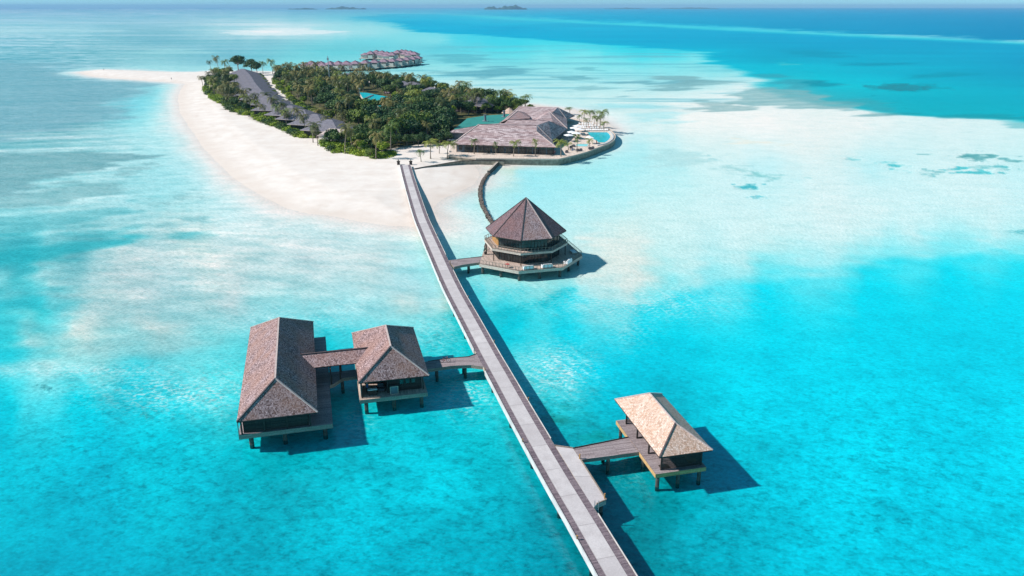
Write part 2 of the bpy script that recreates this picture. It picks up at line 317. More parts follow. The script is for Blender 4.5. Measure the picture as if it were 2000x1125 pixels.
def rbf(s, px, py):
    a = parse(s); ky = lambda y: 420 * np.log(np.maximum(y, 14) + 14)
    X, Y = a[:, 0], ky(a[:, 1]); D = np.sqrt((X[:, None] - X) ** 2 + (Y[:, None] - Y) ** 2 + 100)
    W = np.linalg.solve(D + np.eye(len(a)) * -1.5, a[:, 2:] - a[:, 2:].mean(0))
    out = np.empty(px.shape + (3,)); yy = ky(py)
    for i in range(0, len(px), 20000):
        d = np.sqrt((px[i:i + 20000, None] - X) ** 2 + (yy[i:i + 20000, None] - Y) ** 2 + 100)
        out[i:i + 20000] = d @ W + a[:, 2:].mean(0)
    return np.clip(out, 0, 255)
DEEP = [(690,34),(760,27),(860,27.5),(1000,37),(1150,45),(1300,52),(1500,62),(1700,71),(2000,84),(2900,124),(2900,330),(2000,239),(1900,233),(1800,228),(1700,220),(1610,204),(1545,182),(1495,163),(1465,150),(1435,137),(1400,127),(1372,117),(1395,108),(1350,101),(1300,97),(1200,88),(1100,80),(1000,73),(900,66),(800,62),(792,55),(770,46),(720,40)]
OCEAN = [(600,24),(700,21),(900,16),(2900,15.2),(2900,116),(2000,80),(1700,67),(1500,57),(1300,47),(1150,40),(1000,32.5),(860,25)]
# patches: polygon, colour, feather m, warp m, strength
G = (130,194,207)
PATCH = [
 ([(-900,112),(0,118),(120,122),(105,145),(180,158),(260,161),(330,164),(268,172),(252,186),(232,212),(212,226),(185,236),(165,252),(100,264),(0,274),(-900,300)], (116,182,198), 8, 10, .8),
 ([(0,300),(80,297),(230,297),(308,303),(250,318),(150,342),(60,366),(0,380),(-900,420),(-900,320)], (118,182,190), 3, 5, .95),
 ([(0,392),(60,376),(130,359),(225,350),(242,364),(200,376),(100,399),(0,413),(-900,480),(-900,420)], (130,196,202), 3, 4, .9),
 ([(212,340),(250,325),(304,317),(306,325),(272,338),(230,346)], (135,198,204), 2, 3, .85),
 ([(0,425),(100,417),(200,404),(256,398),(252,414),(150,427),(50,450),(0,462)], (90,196,206), 3, 5, .7),
 ([(276,406),(290,396),(310,389),(335,386),(350,377),(362,373),(378,381),(388,386),(360,389),(340,391),(325,398),(305,402),(285,404)], (125,198,203), 1.2, 2.5, .85),
 ([(298,434),(330,428),(362,424),(400,421),(422,427),(400,434),(360,440),(315,440)], (135,206,212), 2, 3, .8),
 ([(244,425),(262,420),(280,417),(302,422),(280,427),(255,428)], (125,205,212), 1.5, 2, .7),
 ([(0,482),(60,470),(120,461),(200,454),(265,445),(300,449),(345,463),(300,472),(220,492),(130,512),(60,522),(0,532),(-900,560),(-900,500)], (25,184,198), 5, 6, .8),
 ([(0,572),(60,573),(120,577),(128,588),(60,596),(0,600)], (40,188,200), 3, 4, .6),
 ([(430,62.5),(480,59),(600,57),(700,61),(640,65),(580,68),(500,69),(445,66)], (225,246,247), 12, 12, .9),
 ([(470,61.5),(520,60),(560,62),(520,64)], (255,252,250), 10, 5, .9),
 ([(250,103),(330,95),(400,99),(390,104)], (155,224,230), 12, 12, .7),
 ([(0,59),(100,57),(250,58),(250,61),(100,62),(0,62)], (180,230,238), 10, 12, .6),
 ([(225,132),(300,127),(400,127),(470,132),(430,137),(330,140),(240,137)], (160,230,235), 6, 6, .8),
 ([(110,142),(150,133),(230,130),(300,134),(300,142),(200,152),(140,149),(112,146)], (170,228,234), 4, 3, .95),
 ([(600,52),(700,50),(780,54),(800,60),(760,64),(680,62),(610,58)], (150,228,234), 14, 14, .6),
 ([(851,108),(905,105),(944,112),(926,118),(956,126),(914,130),(869,127),(875,120)], (95,195,210), 6, 14, .8),
 ([(884,141),(935,137),(980,132),(1079,133),(1046,139),(1010,147),(992,154),(944,159),(899,154),(875,147)], (105,187,203), 5, 12, .9),
 ([(835,139),(870,137),(875,142),(840,143)], (130,205,214), 4, 5, .7),
 ([(1082,151),(1130,150),(1169,152),(1160,156),(1100,155)], (115,192,203), 3, 7, .85),
 ([(1178,162),(1220,153),(1280,156),(1355,152),(1400,159),(1388,165),(1340,169),(1295,180),(1205,184),(1178,177),(1199,171)], (120,190,202), 4, 14, .85),
 ([(1118,133),(1150,131),(1184,138),(1140,138)], (110,200,212), 4, 5, .75),
 ([(1300,151),(1353,151),(1421,159),(1371,166),(1300,173)], (135,193,199), 4, 10, .85),
 ([(1130,170),(1160,168),(1180,173),(1140,176)], (140,205,212), 3, 6, .7),
 ([(1458,174),(1510,171),(1549,182),(1602,190),(1700,208),(1720,222),(1638,219),(1584,212),(1527,208),(1478,198),(1462,182)], (140,196,200), 4, 9, .85),
 ([(1467,144),(1513,156),(1549,170),(1584,166),(1630,164),(1549,150),(1499,143)], (60,172,190), 6, 8, .7),
 ([(1620,196),(1700,190),(1780,215),(1750,224),(1680,216)], (70,178,190), 5, 10, .6),
 ([(1780,222),(1850,222),(2000,224),(2000,234),(1900,232),(1800,228)], (30,165,178), 4, 9, .7),
 ([(1360,194),(1407,198),(1442,210),(1389,212),(1371,203)], (150,196,198), 3, 8, .8),
 ([(1325,209),(1380,208),(1390,212),(1340,213)], (165,205,206), 3, 6, .7),
 ([(1200,205),(1250,203),(1310,208),(1290,214),(1220,212)], (165,232,238), 5, 8, .7),
 ([(1240,222),(1290,220),(1300,228),(1255,232)], (165,232,238), 5, 8, .6),
 ([(1690,168),(1712,164),(1755,162),(1800,163),(1835,169),(1838,173),(1810,177),(1760,178),(1715,175)], (35,135,150), 2, 5, .9),
 ([(1505,124),(1530,122),(1565,124),(1570,127),(1530,128)], (80,210,222), 4, 5, .75),
 ([(1675,184),(1705,183),(1735,187),(1700,190)], (0,150,170), 3, 5, .7),
 ([(1640,123),(1700,122),(1780,124),(1700,129),(1650,127)], (0,155,185), 10, 10, .6),
 ([(1460,98),(1600,96),(1700,104),(1640,112),(1500,108)], (0,160,192), 14, 20, .6),
 ([(1770,145),(1850,140),(1920,144),(1860,150),(1780,151)], (0,160,185), 10, 12, .6),
 ([(1560,161),(1600,158),(1632,163),(1600,166)], (0,150,172), 4, 6, .6),
 ([(1950,236),(2000,236),(2060,244),(2000,249),(1955,243)], (110,205,212), 4, 6, .7),
 ([(1390,263),(1450,267),(1500,276),(1560,282),(1500,281),(1430,275)], (240,238,222), 3, 4, .8),
 ([(1849,301),(1905,302),(1950,315),(1940,321),(1900,317),(1865,313),(1850,307)], (85,165,168), 1.5, 7, .95),
 ([(1860,333),(1883,327),(1904,335),(1880,338)], (50,185,195), 1, 3.5, .9),
 ([(1808,333),(1823,329),(1837,336),(1823,344)], (105,185,190), 1, 3, .9),
 ([(1947,324),(1965,324),(1977,333),(1958,335)], (55,172,180), 1, 3, .9),
 ([(1748,320),(1757,322),(1766,333),(1755,331)], (60,190,198), 1, 3, .85),
 ([(1912,323),(1935,322),(1935,328),(1915,328)], (130,205,208), 1, 3, .7),
 ([(1665,309),(1680,309),(1685,312),(1668,313)], (110,200,205), 1, 2, .8),
 ([(1446,333),(1480,339),(1520,341),(1549,346),(1520,350),(1480,345)], (130,203,205), 1.2, 3, .85),
 ([(1415,322),(1440,325),(1455,331),(1430,331)], (160,214,216), 2, 4, .7),
 ([(1300,290),(1340,305),(1370,322),(1330,318),(1300,302)], (175,222,224), 3, 6, .6),
 ([(1370,304),(1395,306),(1392,311),(1375,309)], (140,205,210), 1, 3, .7),
 ([(1439,362),(1470,360),(1485,367),(1460,366)], (30,165,180), .8, 2, .9),
 ([(1465,382),(1480,381),(1487,386),(1475,388)], (60,180,195), .8, 1.5, .85),
 ([(1977,451),(1995,450),(2000,454),(1985,455)], (70,175,185), .5, 1, .85),
 ([(1130,463),(1200,460),(1250,464),(1270,472),(1240,485),(1180,487),(1150,480)], (224,241,236), 3, 2, .9),
 ([(1150,500),(1232,494),(1238,508),(1200,528),(1140,538)], (222,238,232), 4, 3, .85),
 ([(645,459),(660,456),(672,460),(660,463)], (150,195,200), .8, 1, .8),
 ([(120,575),(60,640),(20,690),(0,700),(0,600)], (20,205,222), 4, 5, .5),
 ([(30,718),(120,716),(180,722),(140,734),(40,732)], (190,238,240), 5, 4, .45),
 ([(80,755),(90,754),(92,762),(80,762)], (40,120,125), .5, .8, .8),
 ([(283,802),(292,801),(293,808),(284,808)], (30,120,125), .4, .8, .8),
 ([(220,662),(270,656),(330,664),(300,690),(230,690)], (150,205,208), 3, 5, .5),
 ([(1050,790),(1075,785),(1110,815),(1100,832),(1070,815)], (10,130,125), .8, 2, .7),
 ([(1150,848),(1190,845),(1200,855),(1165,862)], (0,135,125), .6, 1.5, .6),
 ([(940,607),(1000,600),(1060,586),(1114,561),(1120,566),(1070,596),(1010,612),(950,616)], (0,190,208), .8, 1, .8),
]
def sea_colour(X, Y):
    px, py = w2p(X, Y)
    dist = np.hypot(X, Y)
    wx = (fbm(X / (dist * .07 + 4), np.log(dist) * 55, 3) - .5)
    wy = (fbm(X / (dist * .07 + 4) + 50, np.log(dist) * 40, 9) - .5)
    ux_ = fbm(X / (dist * .018 + 1.5), Y / (dist * .03 + 1.2), 13, 5) - .5; uy_ = fbm(X / (dist * .018 + 1.5) + 9, Y / (dist * .03 + 1.2), 19, 5) - .5
    qx, qy = px + wx * 55 + ux_ * 70, py + wy * (3 + py * .035) + uy_ * (3 + py * .05)
    yb = np.interp(px, [900,940,1000,1060,1115,1180,1260,1330,1400,1500,1600,1700,1760,1850,1930,1990,2100,2900], [612,606,600,586,563,578,588,563,547,535,529,515,502,494,493,503,530,600])
    right = smooth(925, 950, px)
    band = np.clip((py - yb) + (fbm(X / 9, Y / 5, 71, 5) - .5) * 36, -60, 60)
    ain = smooth(-14, 20, band)
    c1 = rbf(CS, qx, np.where(right > 0, np.minimum(qy, yb - 18), qy)); c2 = rbf(CS, qx, np.where(right > 0, np.maximum(qy, yb + 34), qy))
    c0 = rbf(CS, qx, qy); cb = c1 * (1 - ain)[:, None] + c2 * ain[:, None]
    c = c0 * (1 - right)[:, None] + cb * right[:, None]
    # long streaks of weed and sand on the reef flat to the left
    gl = smooth(330, 120, px) * smooth(560, 430, py) * smooth(30, 120, py)
    st = fbm((X * .96 + Y * .26) / 60, (Y * .96 - X * .26) / 5.5, 21, 5) - .5
    c *= (1 + gl[:, None] * st[:, None] * np.array([1.35, .46, .40]))
    gf = smooth(700, 500, px) * smooth(140, 90, py)
    st = fbm(X / 260, Y / 30, 31, 5) - .5
    c *= (1 + gf[:, None] * st[:, None] * np.array([.8, .22, .18]))
    # streaky thin weed beyond the island
    gr = smooth(560, 700, px) * smooth(1500, 1400, px) * smooth(235, 190, py) * smooth(78, 95, py)
    st = np.clip(fbm(X / 90, Y / 12, 41, 5) - .52, 0, 1) * 3.4
    c = c * (1 - gr * np.minimum(st, .8))[:, None] + np.array([105, 190, 205]) * (gr * np.minimum(st, .8))[:, None]
    # broad sheets of current on the flat in front of the beach
    gm = smooth(900, 760, px) * smooth(420, 470, py) * smooth(720, 640, py)
    st = fbm((X * .95 - Y * .3) / 26, (Y * .95 + X * .3) / 4.5, 51, 5) - .5
    c *= (1 + gm[:, None] * st[:, None] * np.array([.55, .22, .18]))
    for s, poly, ft, wp in ((CD, DEEP, 22, 22), (CO, OCEAN, 60, 60)):
        w = [tuple(P(a, b, 0))[:2] for a, b in poly]
        k = dist / 900 + .15
        sd = sdist(X, Y, w) + (fbm(X / 90, Y / 40, 5, 5) - .5) * 3 * wp * np.minimum(k, 6)
        a = smooth(-.5, .5, sd / (ft * np.minimum(k, 8)))[:, None]
        cc = rbf(s, px, py)
        st = fbm(X / 220, Y / 60, 61, 5) - .5
        cc = cc * (1 + st[:, None] * np.array([.2, .16, .10]))
        c = c * (1 - a) + cc * a
    # coral bands on the outer reef crest
    reef = [(860,26),(1000,35),(1150,43),(1300,50),(1500,60),(1700,69),(2000,83),(2900,121)]
    ry = np.interp(px, [a for a, b in reef], [b for a, b in reef])
    band = np.exp(-((py - ry - 1.2) / (2.2 + (px > 1300) * .8)) ** 2) * smooth(850, 1000, px)
    c = c * (1 - .75 * band[:, None]) + np.array([60, 212, 226]) * .75 * band[:, None]
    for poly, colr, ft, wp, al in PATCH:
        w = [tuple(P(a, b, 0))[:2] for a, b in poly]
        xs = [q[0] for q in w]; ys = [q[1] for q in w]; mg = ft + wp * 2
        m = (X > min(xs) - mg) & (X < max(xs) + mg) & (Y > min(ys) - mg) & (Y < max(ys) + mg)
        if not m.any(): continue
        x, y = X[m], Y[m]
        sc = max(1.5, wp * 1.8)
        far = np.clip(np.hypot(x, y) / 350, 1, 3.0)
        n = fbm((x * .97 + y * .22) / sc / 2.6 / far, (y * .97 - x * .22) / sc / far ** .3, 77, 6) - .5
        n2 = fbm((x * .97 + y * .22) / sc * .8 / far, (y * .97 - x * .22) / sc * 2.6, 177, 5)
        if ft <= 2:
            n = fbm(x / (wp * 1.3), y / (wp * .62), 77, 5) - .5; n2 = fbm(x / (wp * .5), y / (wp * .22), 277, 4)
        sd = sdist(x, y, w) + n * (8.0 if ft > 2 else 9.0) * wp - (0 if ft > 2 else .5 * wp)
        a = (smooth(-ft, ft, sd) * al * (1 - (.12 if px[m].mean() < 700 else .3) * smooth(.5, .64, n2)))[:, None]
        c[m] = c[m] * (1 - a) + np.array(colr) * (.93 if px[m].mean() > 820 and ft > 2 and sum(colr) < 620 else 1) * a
    g = (smooth(900, 600, px) * smooth(700, 560, py) * .14)[:, None]
    c = c * (1 - g) + c.mean(1, keepdims=True) * g * .97
    return c
def grid_mesh(name, ys, xs):
    px, py = np.meshgrid(xs, ys)
    u = (px - 1000) / F; v = (py - 562.5) / F
    dy = CP - v * SP; dz = -SP - v * CP; t = -H / dz
    X = (u * t).ravel(); Y = (dy * t).ravel()
    nr, nc = len(ys), len(xs)
    i = np.arange(nr * nc).reshape(nr, nc)
    q = np.stack([i[:-1, :-1], i[1:, :-1], i[1:, 1:], i[:-1, 1:]], -1).reshape(-1, 4)
    return X, Y, q
def mk(name, X, Y, Z, q, attrs, mat):
    me = bpy.data.meshes.new(name); me.vertices.add(len(X))
    me.vertices.foreach_set('co', np.stack([X, Y, Z], -1).astype(np.float32).ravel())
    me.loops.add(q.size); me.loops.foreach_set('vertex_index', q.astype(np.int32).ravel())
    me.polygons.add(len(q)); me.polygons.foreach_set('loop_start', np.arange(0, q.size, 4, dtype=np.int32)); me.polygons.foreach_set('loop_total', np.full(len(q), 4, np.int32))
    me.update(calc_edges=True)
    me.polygons.foreach_set('use_smooth', [True] * len(q))
    for k, a in attrs.items():
        at = me.color_attributes.new(k, 'FLOAT_COLOR', 'POINT')
        at.data.foreach_set('color', np.concatenate([a, np.ones((len(a), 1))], 1).astype(np.float32).ravel())
    me.materials.append(mat)
    o = bpy.data.objects.new(name, me); col.objects.link(o); return o
def ell(px, py, l):
    r = np.zeros(px.shape)
    for cx, cy, rx, ry, a in l: r = np.maximum(r, a * np.exp(-((px - cx) / rx) ** 2 - ((py - cy) / ry) ** 2))
    return r
LIT = 1.05
def water_material():
    m, nt, b = nm('sea_water'); nt.nodes.remove(b); out = nt.nodes['Material Output']
    at = N(nt, 'ShaderNodeAttribute', attribute_name='tint'); fx = N(nt, 'ShaderNodeAttribute', attribute_name='fx')
    ge = N(nt, 'ShaderNodeNewGeometry'); sep = N(nt, 'ShaderNodeSeparateColor'); nt.links.new(fx.outputs['Color'], sep.inputs['Color'])
    mp = N(nt, 'ShaderNodeMapping'); mp.inputs['Scale'].default_value = (1, 1.5, 1); mp.inputs['Rotation'].default_value = (0, 0, .35); nt.links.new(ge.outputs['Position'], mp.inputs['Vector'])
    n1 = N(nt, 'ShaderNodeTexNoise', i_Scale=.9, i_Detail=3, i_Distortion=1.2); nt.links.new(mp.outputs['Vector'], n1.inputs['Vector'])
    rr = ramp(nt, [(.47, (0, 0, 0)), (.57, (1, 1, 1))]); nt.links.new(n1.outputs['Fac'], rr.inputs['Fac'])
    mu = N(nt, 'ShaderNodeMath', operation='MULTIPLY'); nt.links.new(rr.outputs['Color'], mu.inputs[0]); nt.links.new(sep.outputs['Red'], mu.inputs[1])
    c = mixc(nt, at.outputs['Color'], (.86, .97, .98), mu.outputs[0])  # bright caustic net painted into the water tint, weighted by the red channel
    n2 = N(nt, 'ShaderNodeTexNoise', i_Scale=1.6, i_Detail=3); nt.links.new(mp.outputs['Vector'], n2.inputs['Vector'])
    r2 = ramp(nt, [(.34, (.84, .90, .90)), (.66, (1.12, 1.07, 1.07))]); nt.links.new(n2.outputs['Fac'], r2.inputs['Fac'])
    c = mixc(nt, c, r2.outputs['Color'], 1.0, 'MULTIPLY')
    mpl = N(nt, 'ShaderNodeMapping'); mpl.inputs['Scale'].default_value = (.35, 1, 1); mpl.inputs['Rotation'].default_value = (0, 0, .22); nt.links.new(ge.outputs['Position'], mpl.inputs['Vector'])
    n5 = N(nt, 'ShaderNodeTexNoise', i_Scale=.30, i_Detail=9, i_Roughness=.72, i_Distortion=.3); nt.links.new(mpl.outputs['Vector'], n5.inputs['Vector'])
    r5 = ramp(nt, [(.36, (.84, .93, .935)), (.49, (1, 1, 1)), (.63, (1.14, 1.06, 1.055))]); nt.links.new(n5.outputs['Fac'], r5.inputs['Fac'])
    c5 = mixc(nt, c, r5.outputs['Color'], 1.0, 'MULTIPLY'); c = mixc(nt, c, c5, sep.outputs['Green'])
    tr = N(nt, 'ShaderNodeBsdfTransparent'); nt.links.new(c, tr.inputs['Color'])
    gl = N(nt, 'ShaderNodeBsdfGlossy'); gl.inputs['Roughness'].default_value = .22; gl.inputs['Color'].default_value = (.6, .85, 1, 1)
    bp = N(nt, 'ShaderNodeBump'); bp.inputs['Strength'].default_value = .35; bp.inputs['Distance'].default_value = .25
    n3 = N(nt, 'ShaderNodeTexNoise', i_Scale=1.3, i_Detail=4); nt.links.new(mp.outputs['Vector'], n3.inputs['Vector']); nt.links.new(n3.outputs['Fac'], bp.inputs['Height'])
    nt.links.new(bp.outputs['Normal'], gl.inputs['Normal'])
    fr = N(nt, 'ShaderNodeFresnel'); fr.inputs['IOR'].default_value = 1.33; nt.links.new(bp.outputs['Normal'], fr.inputs['Normal'])
    mn = N(nt, 'ShaderNodeMath', operation='MINIMUM'); mn.inputs[1].default_value = .09; fm = N(nt, 'ShaderNodeMath', operation='MULTIPLY'); fm.inputs[1].default_value = .13; nt.links.new(fr.outputs[0], fm.inputs[0]); nt.links.new(fm.outputs[0], mn.inputs[0])
    mx = N(nt, 'ShaderNodeMixShader'); nt.links.new(mn.outputs[0], mx.inputs[0]); nt.links.new(tr.outputs[0], mx.inputs[1]); nt.links.new(gl.outputs[0], mx.inputs[2])
    nt.links.new(mx.outputs[0], out.inputs['Surface'])
    return m
def ground_material():
    m, nt, b = nm('sand_and_undergrowth')
    at = N(nt, 'ShaderNodeAttribute', attribute_name='soil'); sep = N(nt, 'ShaderNodeSeparateColor'); nt.links.new(at.outputs['Color'], sep.inputs['Color'])
    ge = N(nt, 'ShaderNodeNewGeometry')
    n0 = N(nt, 'ShaderNodeTexNoise', i_Scale=.12, i_Detail=6, i_Roughness=.65); nt.links.new(ge.outputs['Position'], n0.inputs['Vector'])
    sand = ramp(nt, [(.3, (.70, .615, .565)), (.66, (.80, .735, .69))]); nt.links.new(n0.outputs['Fac'], sand.inputs['Fac'])
    wt = N(nt, 'ShaderNodeAttribute', attribute_name='wet'); sand_c = mixc(nt, sand.outputs['Color'], (.60, .49, .42), wt.outputs['Fac'])
    n1 = N(nt, 'ShaderNodeTexNoise', i_Scale=.55, i_Detail=5); nt.links.new(ge.outputs['Position'], n1.inputs['Vector'])
    soil = ramp(nt, [(.35, (.05, .06, .025)), (.65, (.16, .15, .07))]); nt.links.new(n1.outputs['Fac'], soil.inputs['Fac'])
    c = mixc(nt, sand_c, soil.outputs['Color'], sep.outputs['Red'])
    # sea bed: pale ground with weed and rubble mottling
    mp = N(nt, 'ShaderNodeMapping'); mp.inputs['Scale'].default_value = (1, 1.25, 1); mp.inputs['Rotation'].default_value = (0, 0, .5); nt.links.new(ge.outputs['Position'], mp.inputs['Vector'])
    n2 = N(nt, 'ShaderNodeTexNoise', i_Scale=.8, i_Detail=8, i_Roughness=.76, i_Distortion=.2); nt.links.new(mp.outputs['Vector'], n2.inputs['Vector'])
    r2 = ramp(nt, [(.36, (.46, .53, .54)), (.48, (.84, .87, .87)), (.60, (1.08, 1.05, 1.05))]); nt.links.new(n2.outputs['Fac'], r2.inputs['Fac'])
    c2 = mixc(nt, (.89, .86, .83), r2.outputs['Color'], 1.0, 'MULTIPLY')
    n4 = N(nt, 'ShaderNodeTexNoise', i_Scale=.11, i_Detail=7, i_Roughness=.66); nt.links.new(mp.outputs['Vector'], n4.inputs['Vector'])
    r4 = ramp(nt, [(.36, (.66, .82, .835)), (.49, (.96, .98, .98)), (.60, (1.09, 1.05, 1.05))]); nt.links.new(n4.outputs['Fac'], r4.inputs['Fac'])
    c2 = mixc(nt, c2, r4.outputs['Color'], 1.0, 'MULTIPLY')
    c = mixc(nt, c, c2, sep.outputs['Green'])
    cl = mixc(nt, c, (.89, .86, .83), sep.outputs['Blue'])
    nt.links.new(cl, b.inputs['Base Color']); b.inputs['Roughness'].default_value = .9; b.inputs['Specular IOR Level'].default_value = .1
    bp = N(nt, 'ShaderNodeBump'); bp.inputs['Strength'].default_value = .25; bp.inputs['Distance'].default_value = .2; nt.links.new(n1.outputs['Fac'], bp.inputs['Height']); nt.links.new(bp.outputs['Normal'], b.inputs['Normal'])
    return m
def ysamples(k):
    return np.concatenate([np.array([15.0, 15.6, 16.3]), np.arange(17, 60, .8 * k), np.arange(60, 340, 1.0 * k), np.arange(340, 620, 1.5 * k), np.arange(620, 1200, 3 * k), np.arange(1200, 1700, 25 * k), np.array([1800, 2000, 2400, 2900])])[::-1]
X, Y, q = grid_mesh('w', ysamples(1), np.concatenate([np.arange(-1100, -40, 30), np.arange(-40, 2040, 2.6), np.arange(2040, 3100, 30)]))
C8 = sea_colour(X, Y)
sdw = sdist(X, Y, SHW)
C = s2l(C8)
px, py = w2p(X, Y)
# the last metres to the shore clear up to wet sand
sh = (np.exp(np.minimum(sdw + (fbm(X / 14, Y / 14, 8) - .5) * 7 * smooth(0, -6, sdw), 0) / 5.5))[:, None]
C = C * (1 - sh) + np.array([LIT, LIT, LIT]) * sh
C = C * (1.03 + .06 * smooth(620, 800, py) - .05 * smooth(900, 1125, py))[:, None]
T = np.sqrt(np.clip(C / np.array([.96, 1.03, 1.045]), 0, 1)); T = T * (1 - sh) + sh
T[:, 0] = np.maximum(T[:, 0], .0)
caustic = ell(px, py, [(350, 765, 170, 38, .9), (180, 722, 190, 14, .7), (560, 625, 180, 28, .45), (660, 600, 90, 40, .4), (1085, 722, 75, 52, 1.0), (1250, 590, 190, 36, .65), (1000, 555, 130, 26, .45),
    (905, 770, 60, 45, .9), (850, 650, 70, 60, .45), (1220, 920, 60, 40, .3), (1230, 640, 60, 50, .4), (700, 820, 30, 25, .5), (430, 760, 40, 60, .6)])  # how strongly painted caustic light whitens the water tint
wat = mk('water', X, Y, np.zeros(len(X)), q, {'tint': T, 'fx': np.stack([caustic, np.clip(.25 + .75 * smooth(1000, 500, px) * smooth(760, 600, py), 0, 1) * (1 - sh[:, 0]), caustic * 0], -1)}, water_material()); tag(wat, kind='structure')
# ground: beach, island and sea bed in one sheet
X, Y, q = grid_mesh('g', ysamples(2), np.concatenate([np.arange(-1100, -40, 60), np.arange(-40, 2040, 4), np.arange(2040, 3100, 60)]))
sdw = sdist(X, Y, SHW) + (fbm(X / 12, Y / 12, 90) - .5) * 2 * smooth(200, 500, Y)
px, py = w2p(X, Y)
dep = .15 + .45 * (1 - sea_colour(X, Y)[:, 0] / 255.0)
Z = np.where(sdw > 0, np.minimum(1.35, sdw * .07), -np.minimum(dep, -sdw * .05)) + (fbm(X / 9, Y / 9, 95) - .5) * .12 * (sdw > 6)
veg = np.zeros(len(X))
for p_ in VEG:
    w = [tuple(P(a, b, 1.2))[:2] for a, b in p_]
    veg = np.maximum(veg, smooth(-2, 3, sdist(X, Y, w) + (fbm(X / 7, Y / 7, 12) - .5) * 10))
PATHPX = [(516,138),(520,147),(527,158),(534,173),(550,188),(560,202),(573,208)]
pw = [tuple(P(a, b, 1.2))[:2] for a, b in PATHPX]
dp = np.full(len(X), 1e9)
for i in range(len(pw) - 1):
    ax, ay = pw[i]; bx, by = pw[i + 1]; ex, ey = bx - ax, by - ay
    t = np.clip(((X - ax) * ex + (Y - ay) * ey) / (ex * ex + ey * ey), 0, 1); dp = np.minimum(dp, np.hypot(X - ax - t * ex, Y - ay - t * ey))
veg *= smooth(3.6, 5.4, dp + (fbm(X / 6, Y / 6, 3) - .5) * 3)
bed = smooth(.5, -16, sdw)
motl = ell(px, py, [(1000, 1000, 900, 260, 1.0), (1250, 1020, 300, 200, 1.0), (1080, 810, 90, 60, .9), (300, 900, 400, 200, .8), (1700, 950, 500, 250, .75), (850, 660, 60, 40, .6)])
flat = np.clip(.72 - motl, 0, 1) * bed * (1 - .35 * smooth(900, 200, px) * smooth(700, 500, py))
wn = fbm(X / 5, Y / 5, 33, 4); sl = sdw + (fbm(X / 16, Y / 16, 34) - .5) * 9
wet = .42 * np.exp(-((sdw - 1.5) / 4.5) ** 2) + .30 * np.exp(-((sl - 8.5) / .8) ** 2) * smooth(.42, .6, wn) + .22 * np.exp(-((sl - 15) / 1.0) ** 2) * smooth(.45, .62, 1 - wn) + .12 * smooth(.5, .7, fbm(X / 3, Y / 3, 35, 5)) * (sdw > 5)
wet = np.clip(wet, 0, 1)
gnd = mk('ground', X, Y, Z, q, {'wet': np.stack([wet] * 3, -1), 'soil': np.stack([veg * (sdw > 0), bed, flat], -1)}, ground_material()); tag(gnd, kind='structure')
# ---------------------------------------------------------------- long jetty, its walkways and the villas over the water
def offset(line, d):
    out = []
    for i, p in enumerate(line):
        a = line[max(0, i - 1)]; b = line[min(len(line) - 1, i + 1)]
        t = Vector((b[0] - a[0], b[1] - a[1])).normalized(); out.append((p[0] - t.y * d, p[1] + t.x * d))
    return out
def spline(pts, step):
    out = []; n = len(pts)
    for i in range(n - 1):
        p0, p1, p2, p3 = [Vector(pts[min(n - 1, max(0, k))]) for k in (i - 1, i, i + 1, i + 2)]
        m = max(1, int((p2 - p1).length / step))
        for k in range(m):
            t = k / m; out.append(tuple(.5 * ((2 * p1) + (p2 - p0) * t + (2 * p0 - 5 * p1 + 4 * p2 - p3) * t * t + (3 * p1 - p0 - 3 * p2 + p3) * t ** 3)))
    return out + [tuple(pts[-1])]
def strip(mb, line, a, b, z0, z1, m=0, mt=None):
    """solid band between offsets a<b (left positive) of a line; uv v runs along the line"""
    A, B = offset(line, a), offset(line, b); L = 0; mt = m if mt is None else mt
    for i in range(len(line) - 1):
        d = math.hypot(line[i + 1][0] - line[i][0], line[i + 1][1] - line[i][1])
        a0, a1, b0, b1 = A[i], A[i + 1], B[i], B[i + 1]
        w = abs(b - a)
        mb.face([(*b0, z1), (*a0, z1), (*a1, z1), (*b1, z1)], [(L, 0), (L, w), (L + d, w), (L + d, 0)], mt)
        if z1 - z0 > .01:
            mb.face([(*a0, z1), (*a0, z0), (*a1, z0), (*a1, z1)], [(L, z1), (L, z0), (L + d, z0), (L + d, z1)], m)
            mb.face([(*b0, z0), (*b0, z1), (*b1, z1), (*b1, z0)], [(L, z0), (L, z1), (L + d, z1), (L + d, z0)], m)
            mb.face([(*a0, z0), (*b0, z0), (*b1, z0), (*a1, z0)], None, m)
        L += d
    if z1 - z0 > .01:
        mb.face([(*A[0], z0), (*A[0], z1), (*B[0], z1), (*B[0], z0)], None, m); mb.face([(*B[-1], z0), (*B[-1], z1), (*A[-1], z1), (*A[-1], z0)], None, m)
JC = spline([(18.6, 33), (10.4, 62.64), (7.3, 73.7), (6.05, 78), (3.75, 86.3), (1.03, 96.4), (-1.75, 107), (-3.9, 115.1), (-7.7, 130), (-12.05, 147.1), (-17.3, 170.2), (-21.6, 189.5), (-25.0, 205.5), (-32.1, 242.9), (-38.0, 275.2)], 2.0)
